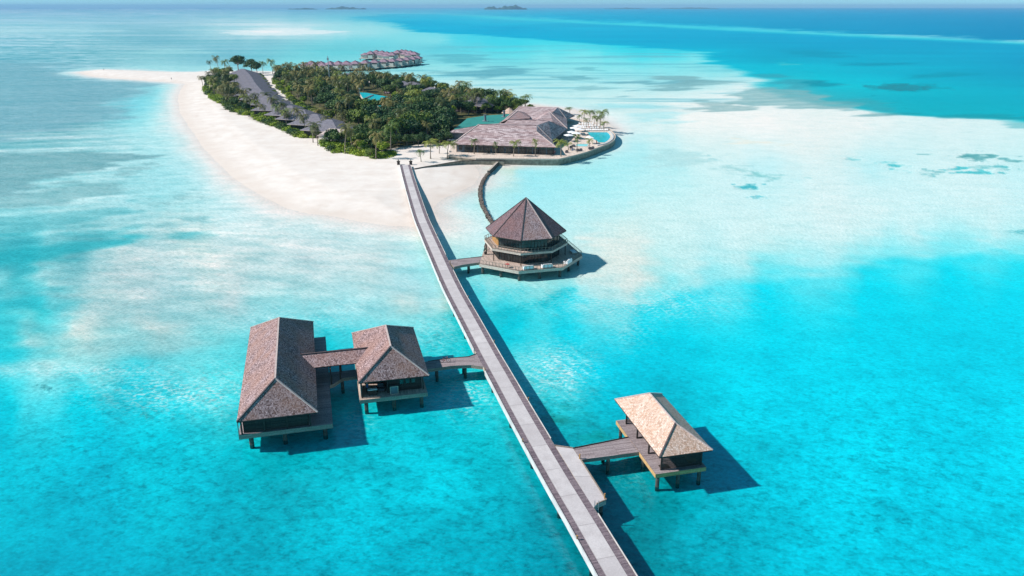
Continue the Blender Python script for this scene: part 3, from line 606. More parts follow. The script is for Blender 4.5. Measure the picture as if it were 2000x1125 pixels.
# walking away from the camera, left is -x: offsets are positive to the left
jet = empty('jetty', (0, 0, 0), 0, 'long pale jetty running from the bottom edge of the picture to the beach', 'jetty')
mb = MB(); strip(mb, JC, -1.86, 1.86, 1.55, 2.06); mb.build('deck_slab', M['fascia'], jet)
mb = MB(); strip(mb, JC, -.98, 1.06, 2.0, 2.10); mb.build('concrete_path', M['concrete'], jet)
for a, b in ((-1.80, -1.0), (1.08, 1.80)):
    mb = MB(); strip(mb, JC, a, b, 2.0, 2.09); mb.build('plank_strip', M['planks_d'], jet)
def seg(line, y0, y1): return [p for p in line if y0 <= p[1] <= y1]
for y0, y1 in ((30, 110), (116.2, 276)):
    mb = MB(); strip(mb, seg(JC, y0, y1), 1.87, 2.0, 1.42, 2.22); mb.build('edge_beam', M['white'], jet)
for y0, y1 in ((30, 73), (88, 159), (167.5, 276)):
    mb = MB(); strip(mb, seg(JC, y0, y1), -1.95, -1.87, 1.5, 2.15); mb.build('kerb_beam', M['white'], jet)
k = 0
for i in range(6, len(JC) - 18, 5):
    for s in (-1.2, 1.2):
        p = offset(JC, s)[i]; mb = MB(); mb.cyl((p[0], p[1], -1.2), (p[0], p[1], 1.56), .26); mb.build('pile', M['pile'], jet)
for i in range(2, len(JC) - 2, 5):
    s = 1.93 if (i // 5) % 2 else -1.92
    p = offset(JC, s)[i]
    if s < 0 and 73 < p[1] < 89: continue
    mb = MB(); mb.box(p[0] - .06, p[0] + .06, p[1] - .06, p[1] + .06, 2.0, 2.55); mb.box(p[0] - .09, p[0] + .09, p[1] - .09, p[1] + .09, 2.55, 2.62); mb.build('marker_post', M['wood'], jet)
# gate posts where the jetty meets the beach
for px_, lb in ((778.5, 'low stone lamp pillar left of the beach end of the jetty'), (802.5, 'low stone lamp pillar right of the beach end of the jetty')):
    p = P(px_, 321.5, 1.4); g = empty('lamp_pillar', (p.x, p.y, 1.0), 0, lb, 'lamp pillar')
    mb = MB(); mb.box(-.45, .45, -.45, .45, 0, 1.5); mb.box(-.58, .58, -.58, .58, 1.5, 1.68); mb.build('pillar', M['darkwood'], g)
    mb = MB(); mb.cyl((0, 0, 1.69), (0, 0, 2.2), .28, .18, 8); mb.build('lantern', M['stone'], g)
# landing platform to the right pavilion
plat = empty('landing_platform', (0, 0, 0), 0, 'wedge shaped pale concrete platform on the right side of the jetty', 'platform')
pts = PL([(1083, 870.8), (1119, 875.7), (1134, 898), (1184, 976.8), (1165, 985), (1157, 992)], 2.09)
mb = MB(); mb.prism([(p.x + (.1 if i in (0, 5) else 0), p.y) for i, p in enumerate(pts)], 1.5, 2.085, 0, 1); mb.build('platform_slab', [M['fascia'], M['concrete']], plat)
mb = MB()
for a, b in ((2, 3), (3, 4), (0, 1)): mb.bar((pts[a].x, pts[a].y, 2.16), (pts[b].x, pts[b].y, 2.16), .12, .14)
mb.build('kerb_beam', M['fascia_d'], plat)
for i in (1, 2, 3):
    q = pts[i] * .85 + (pts[0] + pts[4]) * .075; mb = MB(); mb.cyl((q.x, q.y, -1.2), (q.x, q.y, 1.5), .26); mb.build('pile', M['pile'], plat)
for q in (P(1183, 975, 2.1), P(1134, 897, 2.1)):
    mb = MB(); mb.cyl((q.x - .1, q.y + .15, 2.08), (q.x - .1, q.y + .15, 2.75), .09); mb.build('marker_post', M['wood'], plat)
q = P(1165, 990, 2.0); mb = MB()
for dx in (-.22, .22): mb.cyl((q.x + dx, q.y - .1, 0.1), (q.x + dx, q.y - .1, 2.9), .045)
for z in (0.5, .9, 1.3, 1.7): mb.cyl((q.x - .22, q.y - .1, z), (q.x + .22, q.y - .1, z), .035)
mb.build('ladder', M['metal'], plat)
def hip(mb, w, l, ze, zr, th=.16, o=(0, 0), hip0=None, hip1=None):
    """hipped roof on w x l, ridge along y; uv in metres along eave and slope"""
    h0 = w / 2 if hip0 is None else hip0; h1 = w / 2 if hip1 is None else hip1
    A = [(0, 0), (w, 0), (w, l), (0, l)]; A = [(x + o[0], y + o[1], ze) for x, y in A]
    r0 = (o[0] + w / 2, o[1] + h0, zr); r1 = (o[0] + w / 2, o[1] + l - h1, zr)
    for f in ([A[0], A[1], r0], [A[1], A[2], r1, r0], [A[2], A[3], r1], [A[3], A[0], r0, r1]): mb.face(f, None, 0)
    B = [(x, y, ze - th) for x, y, z in A]
    for i in range(4):
        j = (i + 1) % 4; mb.face([B[i], B[j], A[j], A[i]], None, 1)
    mb.face(B[::-1], None, 1)
    return A, r0, r1
def hipcaps(A, r0, r1, parent, mat=('ridge',) * 5, up=.04, wd=.22):
    for (a, b), mt in zip(((A[0], r0), (A[1], r0), (A[2], r1), (A[3], r1), (r0, r1)), mat):
        m = MB(); m.bar((a[0], a[1], a[2] + up), (b[0], b[1], b[2] + up), wd, .12); m.build('ridge_cap', M[mt], parent)
def pane_wall(mb, mg, a, b, z0, z1, n, inset=0, fw=.07):
    """row of n tall glass panes between frames, from a to b (outside is to the right of a->b)"""
    a, b = Vector((a[0], a[1], 0)), Vector((b[0], b[1], 0)); d = (b - a); t = d.normalized(); nn = Vector((t.y, -t.x, 0))
    q = [a + Vector((0, 0, z0)), b + Vector((0, 0, z0)), b + Vector((0, 0, z1)), a + Vector((0, 0, z1))]
    mg.face(q)
    for k in range(n + 1):
        p = a + d * (k / n) + nn * .03; mb.bar((p.x, p.y, z0), (p.x, p.y, z1), fw, fw)
    for z in (z0 + .04, z1 - .04, z0 + (z1 - z0) * .72):
        p0 = a + nn * .035; p1 = b + nn * .035; mb.bar((p0.x, p0.y, z), (p1.x, p1.y, z), fw * .9, fw)
def window(parent, a, b, z0, z1, n=2, name='window'):
    f = MB(); g = MB(); pane_wall(f, g, a, b, z0, z1, n)
    w_ = f.build(name, M['darkwood'], parent); g.build('pane', M['glass'], w_); return w_
def piles(parent, pts, top=1.5, r=.24):
    for x, y in pts:
        m = MB(); m.cyl((x, y, -1.4), (x, y, top), r); m.build('pile', M['pile'], parent)
RZ = R(14.5)
# --- villa 1: long spa building
o = P(462, 824, 4.6)
v1 = empty('overwater_villa', (o.x, o.y, 0), RZ, 'long shingle roofed villa over the water, farthest left of the jetty', 'villa', 'shingle roofed villas beside the jetty')
mb = MB(); A, r0, r1 = hip(mb, 10.2, 32.5, 4.6, 8.6, hip0=3.3, hip1=7.0); rf = mb.build('roof', [M['shake'], M['darkwood']], v1)
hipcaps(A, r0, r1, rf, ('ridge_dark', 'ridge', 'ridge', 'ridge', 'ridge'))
mb = MB(); mb.prism([(-.1, .9), (12.0, .9), (12.0, 31.4), (-.1, 31.4)], 1.45, 2.1, 0, 1, (0, 1)); mb.build('deck', [M['fascia_d'], M['planks']], v1)
mb = MB(); mb.box(.55, 8.9, 1.35, 30.9, 2.1, 4.45); mb.build('wall', M['louvre'], v1)
for x, y in ((.35, 1.15), (9.1, 1.15), (3.2, 1.22), (6.1, 1.22)): mb = MB(); mb.box(x - .1, x + .1, y - .1, y + .1, 2.1, 4.44); mb.build('post', M['darkwood'], v1)
for k in range(5): window(v1, (8.95, 2.5 + k * 5.6), (8.95, 6.2 + k * 5.6), 2.2, 4.2, 3)
mb = MB(); mb.bar((-.04, 1.0, 2.1), (-.04, 1.0, 4.4), .1, .3); mb.build('side_screen', M['fascia'], v1)
piles(v1, [(x, y) for x in (1.3, 5.6, 10.9) for y in (1.9, 7.5, 13.5, 19.5, 25.5, 30.3)], 1.46, .3)
# --- villa 2: reception
o2 = P(700, 748, 4.7)
v2 = empty('overwater_villa', (o2.x, o2.y, 0), R(13.8), 'short shingle roofed villa with open porch, between the long villa and the jetty', 'villa', 'shingle roofed villas beside the jetty')
mb = MB(); A, r0, r1 = hip(mb, 10.1, 18.5, 4.7, 8.5, hip0=3.1, hip1=7.2); rf = mb.build('roof', [M['shake'], M['darkwood']], v2)
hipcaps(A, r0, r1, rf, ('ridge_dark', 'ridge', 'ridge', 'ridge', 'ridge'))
mb = MB(); mb.prism([(0, -.3), (9.75, -.3), (9.75, 18.3), (0, 18.3)], 1.5, 2.1, 0, 1, (1, 0)); mb.build('deck', [M['fascia_d'], M['planks_m']], v2)
mb = MB(); mb.box(4.3, 9.1, 1.3, 17.2, 2.1, 4.54); mb.box(1.0, 4.297, 4.6, 17.2, 2.1, 4.54); mb.build('wall', M['louvre'], v2)
for x, y in ((.4, .3), (4.15, 1.1), (9.3, 1.1)): mb = MB(); mb.box(x - .09, x + .09, y - .09, y + .09, 2.1, 4.53); mb.build('post', M['darkwood'], v2)
for x in (5.9, 6.75, 7.6): window(v2, (x, 1.27), (x + .62, 1.27), 3.1, 4.2, 1)
mb = MB(); mb.box(.22, .32, .5, 1.5, 2.15, 4.3); mb.box(.22, .34, 1.5, 4.4, 2.1, 4.5); mb.build('side_screen', M['render'], v2)
window(v2, (9.15, 3), (9.15, 7), 2.2, 4.2, 4)
piles(v2, [(x, y) for x in (.9, 4.9, 8.9) for y in (.5, 6, 12, 17.4)], 1.51, .28)
def place(root, x, y, z):
    c, s = math.cos(root.rotation_euler.z), math.sin(root.rotation_euler.z)
    return (root.location.x + x * c - y * s, root.location.y + x * s + y * c, z)
t = empty('reception_counter', place(v2, 1.3, .75, 2.105), R(13.8), 'white topped counter on the open porch of the short villa', 'counter')
mb = MB(); mb.box(0, 1.25, 0, .45, 0, .85); mb.build('body', M['darkwood'], t); mb = MB(); mb.box(-.06, 1.32, -.06, .5, .85, .92); mb.build('top', M['whitefab'], t)
t = empty('framed_cabinet', place(v2, 4.45, .35, 2.105), R(13.8), 'small timber framed cabinet against the dark wall of the short villa', 'cabinet')
mb = MB(); mb.box(.05, 1.05, .05, .5, .04, 1.15); mb.build('body', M['blindwall'], t)
mb = MB()
for x in (0, 1.1): mb.bar((x, 0, 0), (x, 0, 1.25), .09, .09)
for z in (.04, 1.22): mb.bar((0, 0, z), (1.1, 0, z), .09, .09)
mb.build('frame', M['fascia'], t)
t = empty('armchair', place(v2, 2.75, 1.6, 2.105), R(13.8), 'dark cushioned armchair on the open porch of the short villa', 'armchair')
mb = MB(); mb.box(0, .9, 0, .8, .12, .42); mb.build('seat', M['cushion'], t); mb = MB(); mb.box(0, .9, .8, .95, .12, .95); mb.build('backrest', M['cushion'], t)
mb = MB(); mb.box(-.14, -.003, 0, .95, 0, .62); mb.build('armrest', M['darkwood'], t); mb = MB(); mb.box(.903, 1.04, 0, .95, 0, .62); mb.build('armrest', M['darkwood'], t)
# --- covered link between them (in villa 1's frame)
lk = empty('covered_walkway', (o.x, o.y, 0), RZ, 'shingle covered footbridge joining the two villas left of the jetty', 'footbridge')
ye, yr, yb, zr = 13.6, 15.7, 17.8, 6.15
mb = MB()

ridge0, ridge1 = 7.9, 18.3
e0, e1 = 9.9, 16.4
mb.face([(e0, ye, 4.8), (e1, ye, 4.8), (ridge1, yr, zr), (ridge0, yr, zr)], None, 0)
mb.face([(e1, yb, 4.8), (e0, yb, 4.8), (ridge0, yr, zr), (ridge1, yr, zr)], None, 0)
mb.face([(e0, ye, 4.66), (e0, yb, 4.66), (e1, yb, 4.66), (e1, ye, 4.66)], None, 1)
mb.face([(e0, ye, 4.66), (e1, ye, 4.66), (e1, ye, 4.8), (e0, ye, 4.8)], None, 1); mb.face([(e1, yb, 4.66), (e0, yb, 4.66), (e0, yb, 4.8), (e1, yb, 4.8)], None, 1)
rf = mb.build('roof', [M['shake_grey'], M['darkwood']], lk)
mb = MB(); mb.bar((ridge0, yr, zr + .05), (ridge1, yr, zr + .05), .25, .12); mb.build('ridge_cap', M['ridge_dark'], rf)
mb = MB(); mb.prism([(12.01, 12.6), (12.6, 12.9), (14.0, 14.6), (17.35, 14.75), (17.0, 17.1), (12.01, 17.1)], 1.55, 2.09, 0, 1, (0, 1)); mb.build('deck', [M['fascia_d'], M['planks']], lk)
for x, y in ((13.7, 14.35), (13.9, 16.95), (12.3, 17.0), (12.3, 12.9)): mb = MB(); mb.box(x - .1, x + .1, y - .1, y + .1, 2.05, 4.68); mb.build('post', M['darkwood'], lk)
piles(lk, [(13.9, 14.9), (13.9, 16.6)], 1.56)
# --- walkway to villa 2
wk = empty('walkway', (0, 0, 0), 0, 'plank walkway with a bicycle on it, joining the jetty to the short villa', 'walkway', 'plank walkways branching off the jetty')
poly = PL([(828, 707), (880, 699.5), (915.5, 696.5), (931.6, 690.3), (946.2, 716.5), (920, 713), (880, 714.7), (828, 722.5)], 2.08)
jl = offset(JC, 1.87)
mb = MB(); mb.prism([(p.x, p.y) for p in poly], 1.55, 2.085, 0, 1, (0, 1)); mb.build('deck', [M['fascia_d'], M['planks']], wk)
q = PL([(852, 703.5), (852, 718.5), (893, 698.5), (893, 713)], 2.0)
piles(wk, [(q[1].x, q[1].y + .6), (q[0].x, q[0].y - .4), (q[3].x + 1.2, q[3].y + .6), (q[2].x + 1, q[2].y - .4)], 1.56)
mb = MB(); a, b = P(880, 699.3, 2.12), P(915.5, 696.3, 2.12); c_ = P(931, 690.6, 2.12); d_ = P(836, 705.5, 2.12)
for u, v in ((d_, a), (a, b), (b, c_)): mb.bar(u, v, .09, .09)
mb.build('kerb_beam', M['darkwood'], wk)
# --- walkway to the octagonal house
wo = empty('walkway', (0, 0, 0), 0, 'plank walkway from the jetty to the octagonal house', 'walkway', 'plank walkways branching off the jetty')
poly = PL([(875, 508.6), (893, 506.5), (947, 500.5), (947, 511), (903, 517.2), (886.5, 521.5)], 2.08)
mb = MB(); mb.prism([(p.x, p.y) for p in poly], 1.5, 2.085, 0, 1, (0, 1)); mb.build('deck', [M['fascia_d'], M['planks']], wo)
q = P(915, 511, 2); piles(wo, [(q.x, q.y - 1), (q.x, q.y + 1.2)], 1.5)
mb = MB(); mb.bar(P(893, 506.3, 2.13), P(945, 500.4, 2.13), .09, .09); mb.build('kerb_beam', M['darkwood'], wo)
# --- villa 3: open pavilion to the right
o3 = P(1288, 893.5, 4.8); RZ3 = R(13.6)
v3 = empty('pavilion', (o3.x, o3.y, 0), RZ3, 'open slatted pavilion with pale new shingle roof right of the jetty', 'pavilion')
mb = MB(); A, r0, r1 = hip(mb, 6.9, 14.9, 4.8, 7.05, .14); rf = mb.build('roof', [M['shake_new'], M['darkwood']], v3)
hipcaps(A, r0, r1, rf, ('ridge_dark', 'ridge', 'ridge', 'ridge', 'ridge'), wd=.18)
mb = MB(); mb.prism([(-.05, .6), (6.6, .6), (6.6, 13.9), (-.05, 13.9)], 1.55, 2.1, 0, 1, (0, 1)); mb.build('deck', [M['fascia_o'], M['planks']], v3)
for y in (1.3, 5.1, 8.9, 12.7):
    for x in (.95, 6.2): mb = MB(); mb.box(x - .09, x + .09, y - .09, y + .09, 2.1, 4.67); mb.build('post', M['darkwood'], v3)
def slats(parent, a, b, z0, z1, step=.17):
    m = MB(); z = z0
    while z < z1: m.bar((a[0], a[1], z), (b[0], b[1], z), .06, .1); z += step
    m.build('slatted_screen', M['darkwood'], parent)
slats(v3, (1.05, 1.3), (6.1, 1.3), 2.2, 4.6); slats(v3, (6.2, 1.4), (6.2, 12.6), 2.2, 4.6, .2); slats(v3, (1.05, 12.7), (6.1, 12.7), 2.2, 4.6, .2)
for y0, y1 in ((1.4, 2.2), (5.0, 5.1), (8.9, 9.0)):
    mb = MB(); mb.box(1.04, 2.2, y0 + .02, y1 + .05, 2.1, 2.2); mb.build('sill', M['darkwood'], v3)
mb = MB(); mb.box(4.9, 5.9, 2, 11.8, 2.1, 2.55); mb.build('bench', M['wood'], v3)
piles(v3, [(x, y) for x in (.5, 3.2, 6.0) for y in (1.1, 5.6, 9.6, 13.4)], 1.56, .25)
wp_ = empty('walkway', (0, 0, 0), 0, 'plank walkway from the wedge platform to the open pavilion', 'walkway', 'plank walkways branching off the jetty')
a, b = P(1119.5, 876, 2.08), P(1134.5, 898, 2.08); c_, d_ = place(v3, -.06, 5.75, 0), place(v3, -.06, 9.4, 0)
mb = MB(); mb.prism([(a.x, a.y), (b.x, b.y), c_[:2], d_[:2]], 1.58, 2.09, 0, 1, (-math.sin(RZ3), math.cos(RZ3))); mb.build('deck', [M['fascia_d'], M['planks']], wp_)
mb = MB(); mb.bar((a.x, a.y, 2.15), (d_[0], d_[1], 2.15), .1, .12); mb.build('kerb_beam', M['darkwood'], wp_)
m_ = (a + b) / 2; piles(wp_, [(m_.x + 3.6, m_.y + 2.2), (m_.x + 3.9, m_.y - .4)], 1.58)
# --- bicycle on the walkway
bp_ = P(872, 708, 2.1)
bk = empty('bicycle', (bp_.x - .2, bp_.y, 2.09), R(6), 'bicycle parked on the plank walkway beside the short villa', 'bicycle')
def wheel(x):
    m = MB(); n = 18
    for i in range(n):
        t0, t1 = 2 * math.pi * i / n, 2 * math.pi * (i + 1) / n
        m.bar((x + .33 * math.cos(t0), 0, .35 + .33 * math.sin(t0)), (x + .33 * math.cos(t1), 0, .35 + .33 * math.sin(t1)), .05, .05)
    w_ = m.build('wheel', M['black'], bk); m = MB()
    for i in range(6):
        t0 = math.pi * i / 6; m.bar((x - .3 * math.cos(t0), 0, .35 - .3 * math.sin(t0)), (x + .3 * math.cos(t0), 0, .35 + .3 * math.sin(t0)), .012, .012)
    m.build('spokes', M['metal'], w_)
wheel(-.52); wheel(.52)
mb = MB()
for a, b in (((-.52, 0, .35), (-.08, 0, .3)), ((-.52, 0, .35), (-.2, 0, .8)), ((-.2, 0, .85), (-.08, 0, .3)), ((-.2, 0, .78), (.36, 0, .82)), ((-.08, 0, .3), (.38, 0, .74)), ((.34, 0, .95), (.52, 0, .35))): mb.bar(a, b, .045, .045)
mb.build('frame', M['red'], bk)
mb = MB(); mb.bar((.34, -.28, .98), (.34, .28, .98), .035, .035); mb.build('handlebar', M['metal'], bk)
mb = MB(); mb.box(-.34, -.1, -.08, .08, .86, .92); mb.build('saddle', M['black'], bk)
bk.rotation_euler = (R(-12), 0, R(6))
# ---------------------------------------------------------------- octagonal house
oc = empty('octagonal_house', (3.1, 169.6, 0), R(15), 'two storey octagonal house with steep pointed shingle roof over the shallows', 'house')
def ring(rad, z, k0=0): return [(rad * math.cos(R(22.5 + 45 * k)), rad * math.sin(R(22.5 + 45 * k)), z) for k in range(8)]
faces_mat = []
E = ring(9.15, 7.75); mb = MB()
for k in range(8):
    a, b = E[k], E[(k + 1) % 8]; d = Vector(b) - Vector(a); L_ = d.length
    sl = math.hypot(9.15 * math.cos(R(22.5)), 7.3)
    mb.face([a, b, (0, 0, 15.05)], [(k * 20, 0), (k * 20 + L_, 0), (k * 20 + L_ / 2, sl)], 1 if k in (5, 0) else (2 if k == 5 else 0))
for k in range(8):
    a, b = E[k], E[(k + 1) % 8]; mb.face([(a[0], a[1], 7.6), (b[0], b[1], 7.6), b, a], None, 3)
mb.face([(x, y, 7.6) for x, y, z in E][::-1], None, 3)
rf = mb.build('roof', [M['shake_blue'], M['shake_grey'], M['shake'], M['darkwood']], oc)
for k in range(8):
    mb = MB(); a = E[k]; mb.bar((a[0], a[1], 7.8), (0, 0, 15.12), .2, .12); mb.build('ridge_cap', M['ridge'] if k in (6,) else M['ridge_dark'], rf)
mb = MB(); mb.prism(ring(7.5, 0), 2.1, 4.55); mb.build('lower_core', M['darkwood'], oc)
mb = MB(); mb.prism(ring(7.5, 0), 5.0, 7.6); mb.build('upper_core', M['darkwood'], oc)
for (z0, z1, rr) in ((2.12, 4.5, 7.6), (5.02, 7.58, 7.6)):
    W = ring(rr, 0)
    for k in range(8):
        a, b = W[k], W[(k + 1) % 8]
        if k == 3 and z0 > 4: continue
        window(oc, a, b, z0, z1, 8)
W = ring(7.62, 0); a, b = W[3], W[4]; mb = MB(); mb.bar((a[0], a[1], 6.3), (b[0], b[1], 6.3), .1, 2.5); mb.build('timber_panel', M['wood'], oc)
mb = MB(); mb.prism(ring(9.5, 0), 4.55, 5.0, 0, 1); mb.build('balcony_floor', [M['fascia'], M['planks_m']], oc)
def ocl(px_, py_, z):
    p = P(px_, py_, z); dx, dy = p.x - 3.1, p.y - 169.6; c, n = math.cos(R(15)), math.sin(R(15)); return (dx * c + dy * n, -dx * n + dy * c, 0)
dkr = ring(12.9, 0); dkr[3] = ocl(944.5, 489.5, 2.1); dkr[2] = (dkr[3][0] + 2.5, dkr[2][1], 0)
mb = MB(); mb.prism(dkr, 1.45, 2.1, 0, 1); mb.build('deck', [M['fascia'], M['planks_m']], oc)
def railing(parent, pts, z, h=.9, step=.8, mat='fascia_d', close=True):
    m = MB(); n = len(pts)
    for i in range(n if close else n - 1):
        a, b = Vector((*pts[i][:2], z)), Vector((*pts[(i + 1) % n][:2], z)); L_ = (b - a).length; c = max(1, round(L_ / step))
        for k in range(c): p = a + (b - a) * (k / c); m.bar((p.x, p.y, z), (p.x, p.y, z + h), .08, .08)
        for zz in (h, h * .15): m.bar((a.x, a.y, z + zz), (b.x, b.y, z + zz), .09, .06)
    return m.build('railing', M[mat], parent)
railing(oc, ring(9.4, 0), 5.0); 
rl = [(x * .988, y * .988, 0) for x, y, z in dkr]; railing(oc, [rl[(4 + i) % 8] for i in range(8)], 2.1, close=False)
piles(oc, [(x * .93, y * .93) for x, y, z in dkr] + [(math.cos(R(45 * k)) * 11, math.sin(R(45 * k)) * 11) for k in range(8) if k not in (3, 4)] + [(-7.5, 0), (-6, 6)], 1.46, .3)
posts = ring(9.0, 0)
for k in range(8): mb = MB(); x, y, z = posts[k]; mb.box(x - .08, x + .08, y - .08, y + .08, 2.1, 4.56); mb.build('post', M['darkwood'], oc)
def sofa(name, par, x, y, rz, lab):
    p = place(par, x, y, 2.105); s = empty('outdoor_sofa', p, par.rotation_euler.z + rz, lab, 'sofa', 'white sofas on the octagonal deck')
    m = MB(); m.box(-1.0, 1.0, -.4, .4, .08, .42); m.build('seat', M['whitefab'], s)
    m = MB(); m.box(-1.0, 1.0, -.62, -.4, .08, .95); m.build('backrest', M['whitefab'], s)
    for x0 in (-1.17, 1.0): m = MB(); m.box(x0, x0 + .17, -.62, .4, .08, .68); m.build('armrest', M['whitefab'], s)
    return s
sofa('s', oc, -2.6, -11.0, 0, 'white sofa nearest the front corner of the octagonal deck')
sofa('s', oc, 1.6, -11.0, 0, 'middle white sofa at the front rail of the octagonal deck')
sofa('s', oc, 6.9, -9.2, R(45), 'white sofa at the front right rail of the octagonal deck')
t = empty('daybed', place(oc, 10.6, -2.6, 2.105), R(15 + 90), 'pale daybed near the right corner of the octagonal deck', 'daybed')
m = MB(); m.box(-1, 1, -.6, .6, .1, .35); m.build('base', M['fascia'], t); m = MB(); m.box(-.95, .95, -.55, .55, .35, .5); m.build('mattress', M['whitefab'], t)
t = empty('round_table', place(oc, -6.6, -8.8, 2.105), 0, 'small table with a red cloth on the sunlit front left of the octagonal deck', 'table')
m = MB(); m.cyl((0, 0, 0), (0, 0, .7), .06); m.build('leg', M['darkwood'], t); m = MB(); m.cyl((0, 0, .7), (0, 0, .76), .5, .5, 12); m.build('tabletop', M['red'], t)
t = empty('planter', place(oc, -9.0, 1.6, 2.105), 0, 'dark bushy potted plant on the left of the octagonal deck', 'planter')
m = MB(); m.cyl((0, 0, 0), (0, 0, .6), .3, .38, 10); m.build('pot', M['darkwood'], t)
m = MB()
for k in range(60):
    a = rnd.uniform(0, 6.28); e = rnd.uniform(-.2, 1.4); rr = rnd.uniform(.3, .6); c = Vector((rr * math.cos(a) * math.cos(e), rr * math.sin(a) * math.cos(e), .9 + rr * math.sin(e)))
    u = Vector((rnd.gauss(0, 1), rnd.gauss(0, 1), rnd.gauss(0, 1))).normalized() * .14; v = u.cross(Vector((rnd.gauss(0, 1), rnd.gauss(0, 1), rnd.gauss(0, 1)))).normalized() * .08
    m.face([c - u, c - v, c + u, c + v])
m.build('foliage', M['leaf_d'], t)
# ---------------------------------------------------------------- resort headland
DZ = 2.1
DECKPX = [(875.5,304),(930,310),(1091,310.7),(1114,306),(1146,297),(1170.5,287.6),(1184,282.5),(1190,280),(1196,276.5),(1199.5,273),(1201.5,269.5),(1201.8,266),(1201,262.5),(1198,259),(1194,256),(1189,252.4),(1178.6,248),(1172,243),(1160,238),(1135,232),(1100,228),(1000,228),(950,236),(884,262),(880,282)]
ter = empty('resort_terrace', (0, 0, 0), 0, 'broad plank terrace with rounded sea wall around the resort and pool', 'terrace')
dk_ = PL(DECKPX, DZ)
mb = MB(); mb.prism([(p.x, p.y) for p in dk_], DZ - .25, DZ, 0, 0, (1, 0)); mb.build('planking', M['planks_w'], ter)
mb = MB(); mb.prism([(p.x, p.y + .06) for p in dk_], -.6, DZ - .25); mb.build('sea_wall', M['stone'], ter)
mb = MB(); rim = PL(DECKPX[:17], DZ)
for a, b in zip(rim[:-1], rim[1:]): mb.bar(a + Vector((0, 0, -.1)), b + Vector((0, 0, -.1)), .3, .5)
mb.build('coping', M['fascia'], ter)
# low curved retaining wall from terrace to jetty
lw = spline([tuple(P(a, b, 1.0))[:2] for a, b in [(809, 333), (830, 329), (857, 324.6), (880, 320.5), (903, 317.3), (930, 316.3), (960, 316.6), (985, 317.5)]], 3)
wl = empty('retaining_wall', (0, 0, 0), 0, 'low dark curved retaining wall between terrace and jetty head', 'wall')
mb = MB(); strip(mb, lw, -.25, .25, -.2, 1.55); mb.build('wall_body', M['stone'], wl); mb = MB(); strip(mb, lw, -.32, .32, 1.553, 1.68); mb.build('wall_cap', M['darkwood'], wl)
# straight groyne and curved rock breakwater
bw = spline([tuple(P(a, b, .4))[:2] for a, b in [(974.5, 318.5), (970, 322), (961, 331), (953, 339), (945, 349.5), (940.5, 359), (938.5, 369), (938, 380), (939.5, 391), (943, 402), (948, 412), (954, 422.5), (961, 434), (970, 447)]], .9)
g1 = empty('groyne', (0, 0, 0), 0, 'short straight dark groyne running from the sea wall into the inlet', 'groyne')
n1 = 20
mb = MB(); strip(mb, bw[:n1], -.42, .42, -.7, 1.2); mb.build('wall_body', M['pile'], g1); mb = MB(); strip(mb, bw[:n1], -.36, .36, 1.2, 1.26); mb.build('wall_cap', M['fascia'], g1)
b2 = empty('breakwater', (0, 0, 0), 0, 'narrow curving breakwater of piled stones between terrace and octagonal house', 'breakwater')
mb = MB(); strip(mb, bw[n1 - 1:], -.3, .3, -.6, .5)
def stone(mb, c, r):
    a = [Vector((x, y, z)) for x in (-1, 1) for y in (-1, 1) for z in (-1, 1)]
    a = [c + Vector((v.x * r * rnd.uniform(.6, 1), v.y * r * rnd.uniform(.6, 1), v.z * r * rnd.uniform(.5, .8))) for v in a]
    for f in ((0, 1, 3, 2), (4, 6, 7, 5), (0, 4, 5, 1), (2, 3, 7, 6), (0, 2, 6, 4), (1, 5, 7, 3)): mb.face([a[i] for i in f], None, 1)
for p in bw[n1:]:
    for k in range(5):
        d = rnd.uniform(-.5, .5); stone(mb, Vector((p[0] + d, p[1] + rnd.uniform(-.5, .5), .45 - abs(d) * .45)), rnd.uniform(.18, .42))
mb.build('stones', [M['stone'], M['rock']], b2)
# --- main building
rs = empty('resort_building', (0, 0, 0), 0, 'large resort building with stepped grey pink shingle roofs on the terrace', 'resort building')
def poly_roof(name, V, Fs, parent, mat='shake_resort', th=.25):
    m = MB()
    for f in Fs:
        pts = [Vector(V[i]) for i in f]; n = Vector((0, 0, 0))
        for i in range(len(pts)): n += pts[i].cross(pts[(i + 1) % len(pts)])
        if n.z < 0: pts = pts[::-1]
        m.face(pts)
    for f in Fs:
        pts = [Vector(V[i]) - Vector((0, 0, th)) for i in f]; n = Vector((0, 0, 0))
        for i in range(len(pts)): n += pts[i].cross(pts[(i + 1) % len(pts)])
        if n.z > 0: pts = pts[::-1]
        m.face(pts, None, 1)
    cnt = {}
    for f in Fs:
        for i in range(len(f)): e = (f[i], f[(i + 1) % len(f)]); k = tuple(sorted(e)); cnt.setdefault(k, []).append(e)
    for k, es in cnt.items():
        if len(es) == 1:
            a, b = Vector(V[es[0][0]]), Vector(V[es[0][1]]); t = Vector((0, 0, th)); m.face([a - t, b - t, b, a], None, 1)
    return m.build(name, [M[mat], M['darkwood']], parent)
VA = [(-23.2,300.4,5.2),(16.7,293.3,5.2),(9.6,306.7,9.0),(15.9,308.7,5.2),(9.8,313,10.6),(-13.2,313.5,10.9),(15.3,328.5,10.2),(24,341,5.2),(-20,326,5.2),(-8,326,8.2),(-1,336.5,10.9),(16.6,338,10.0)]
r_ = poly_roof('roof', VA, [(0,1,2,4,5),(1,3,2),(3,4,2),(3,7,6,4),(0,5,8),(5,4,6,9),(5,9,8)], rs)
def cap(p, q, parent, mat='ridge', w=.34): m = MB(); m.bar(Vector(p) + Vector((0, 0, .08)), Vector(q) + Vector((0, 0, .08)), w, .16); m.build('ridge_cap', M[mat], parent)
for a, b in ((1,2),(3,4),(0,5)): cap(VA[a], VA[b], r_)
for a, b in ((5,4),): cap(VA[a], VA[b], r_, 'shake_resort')
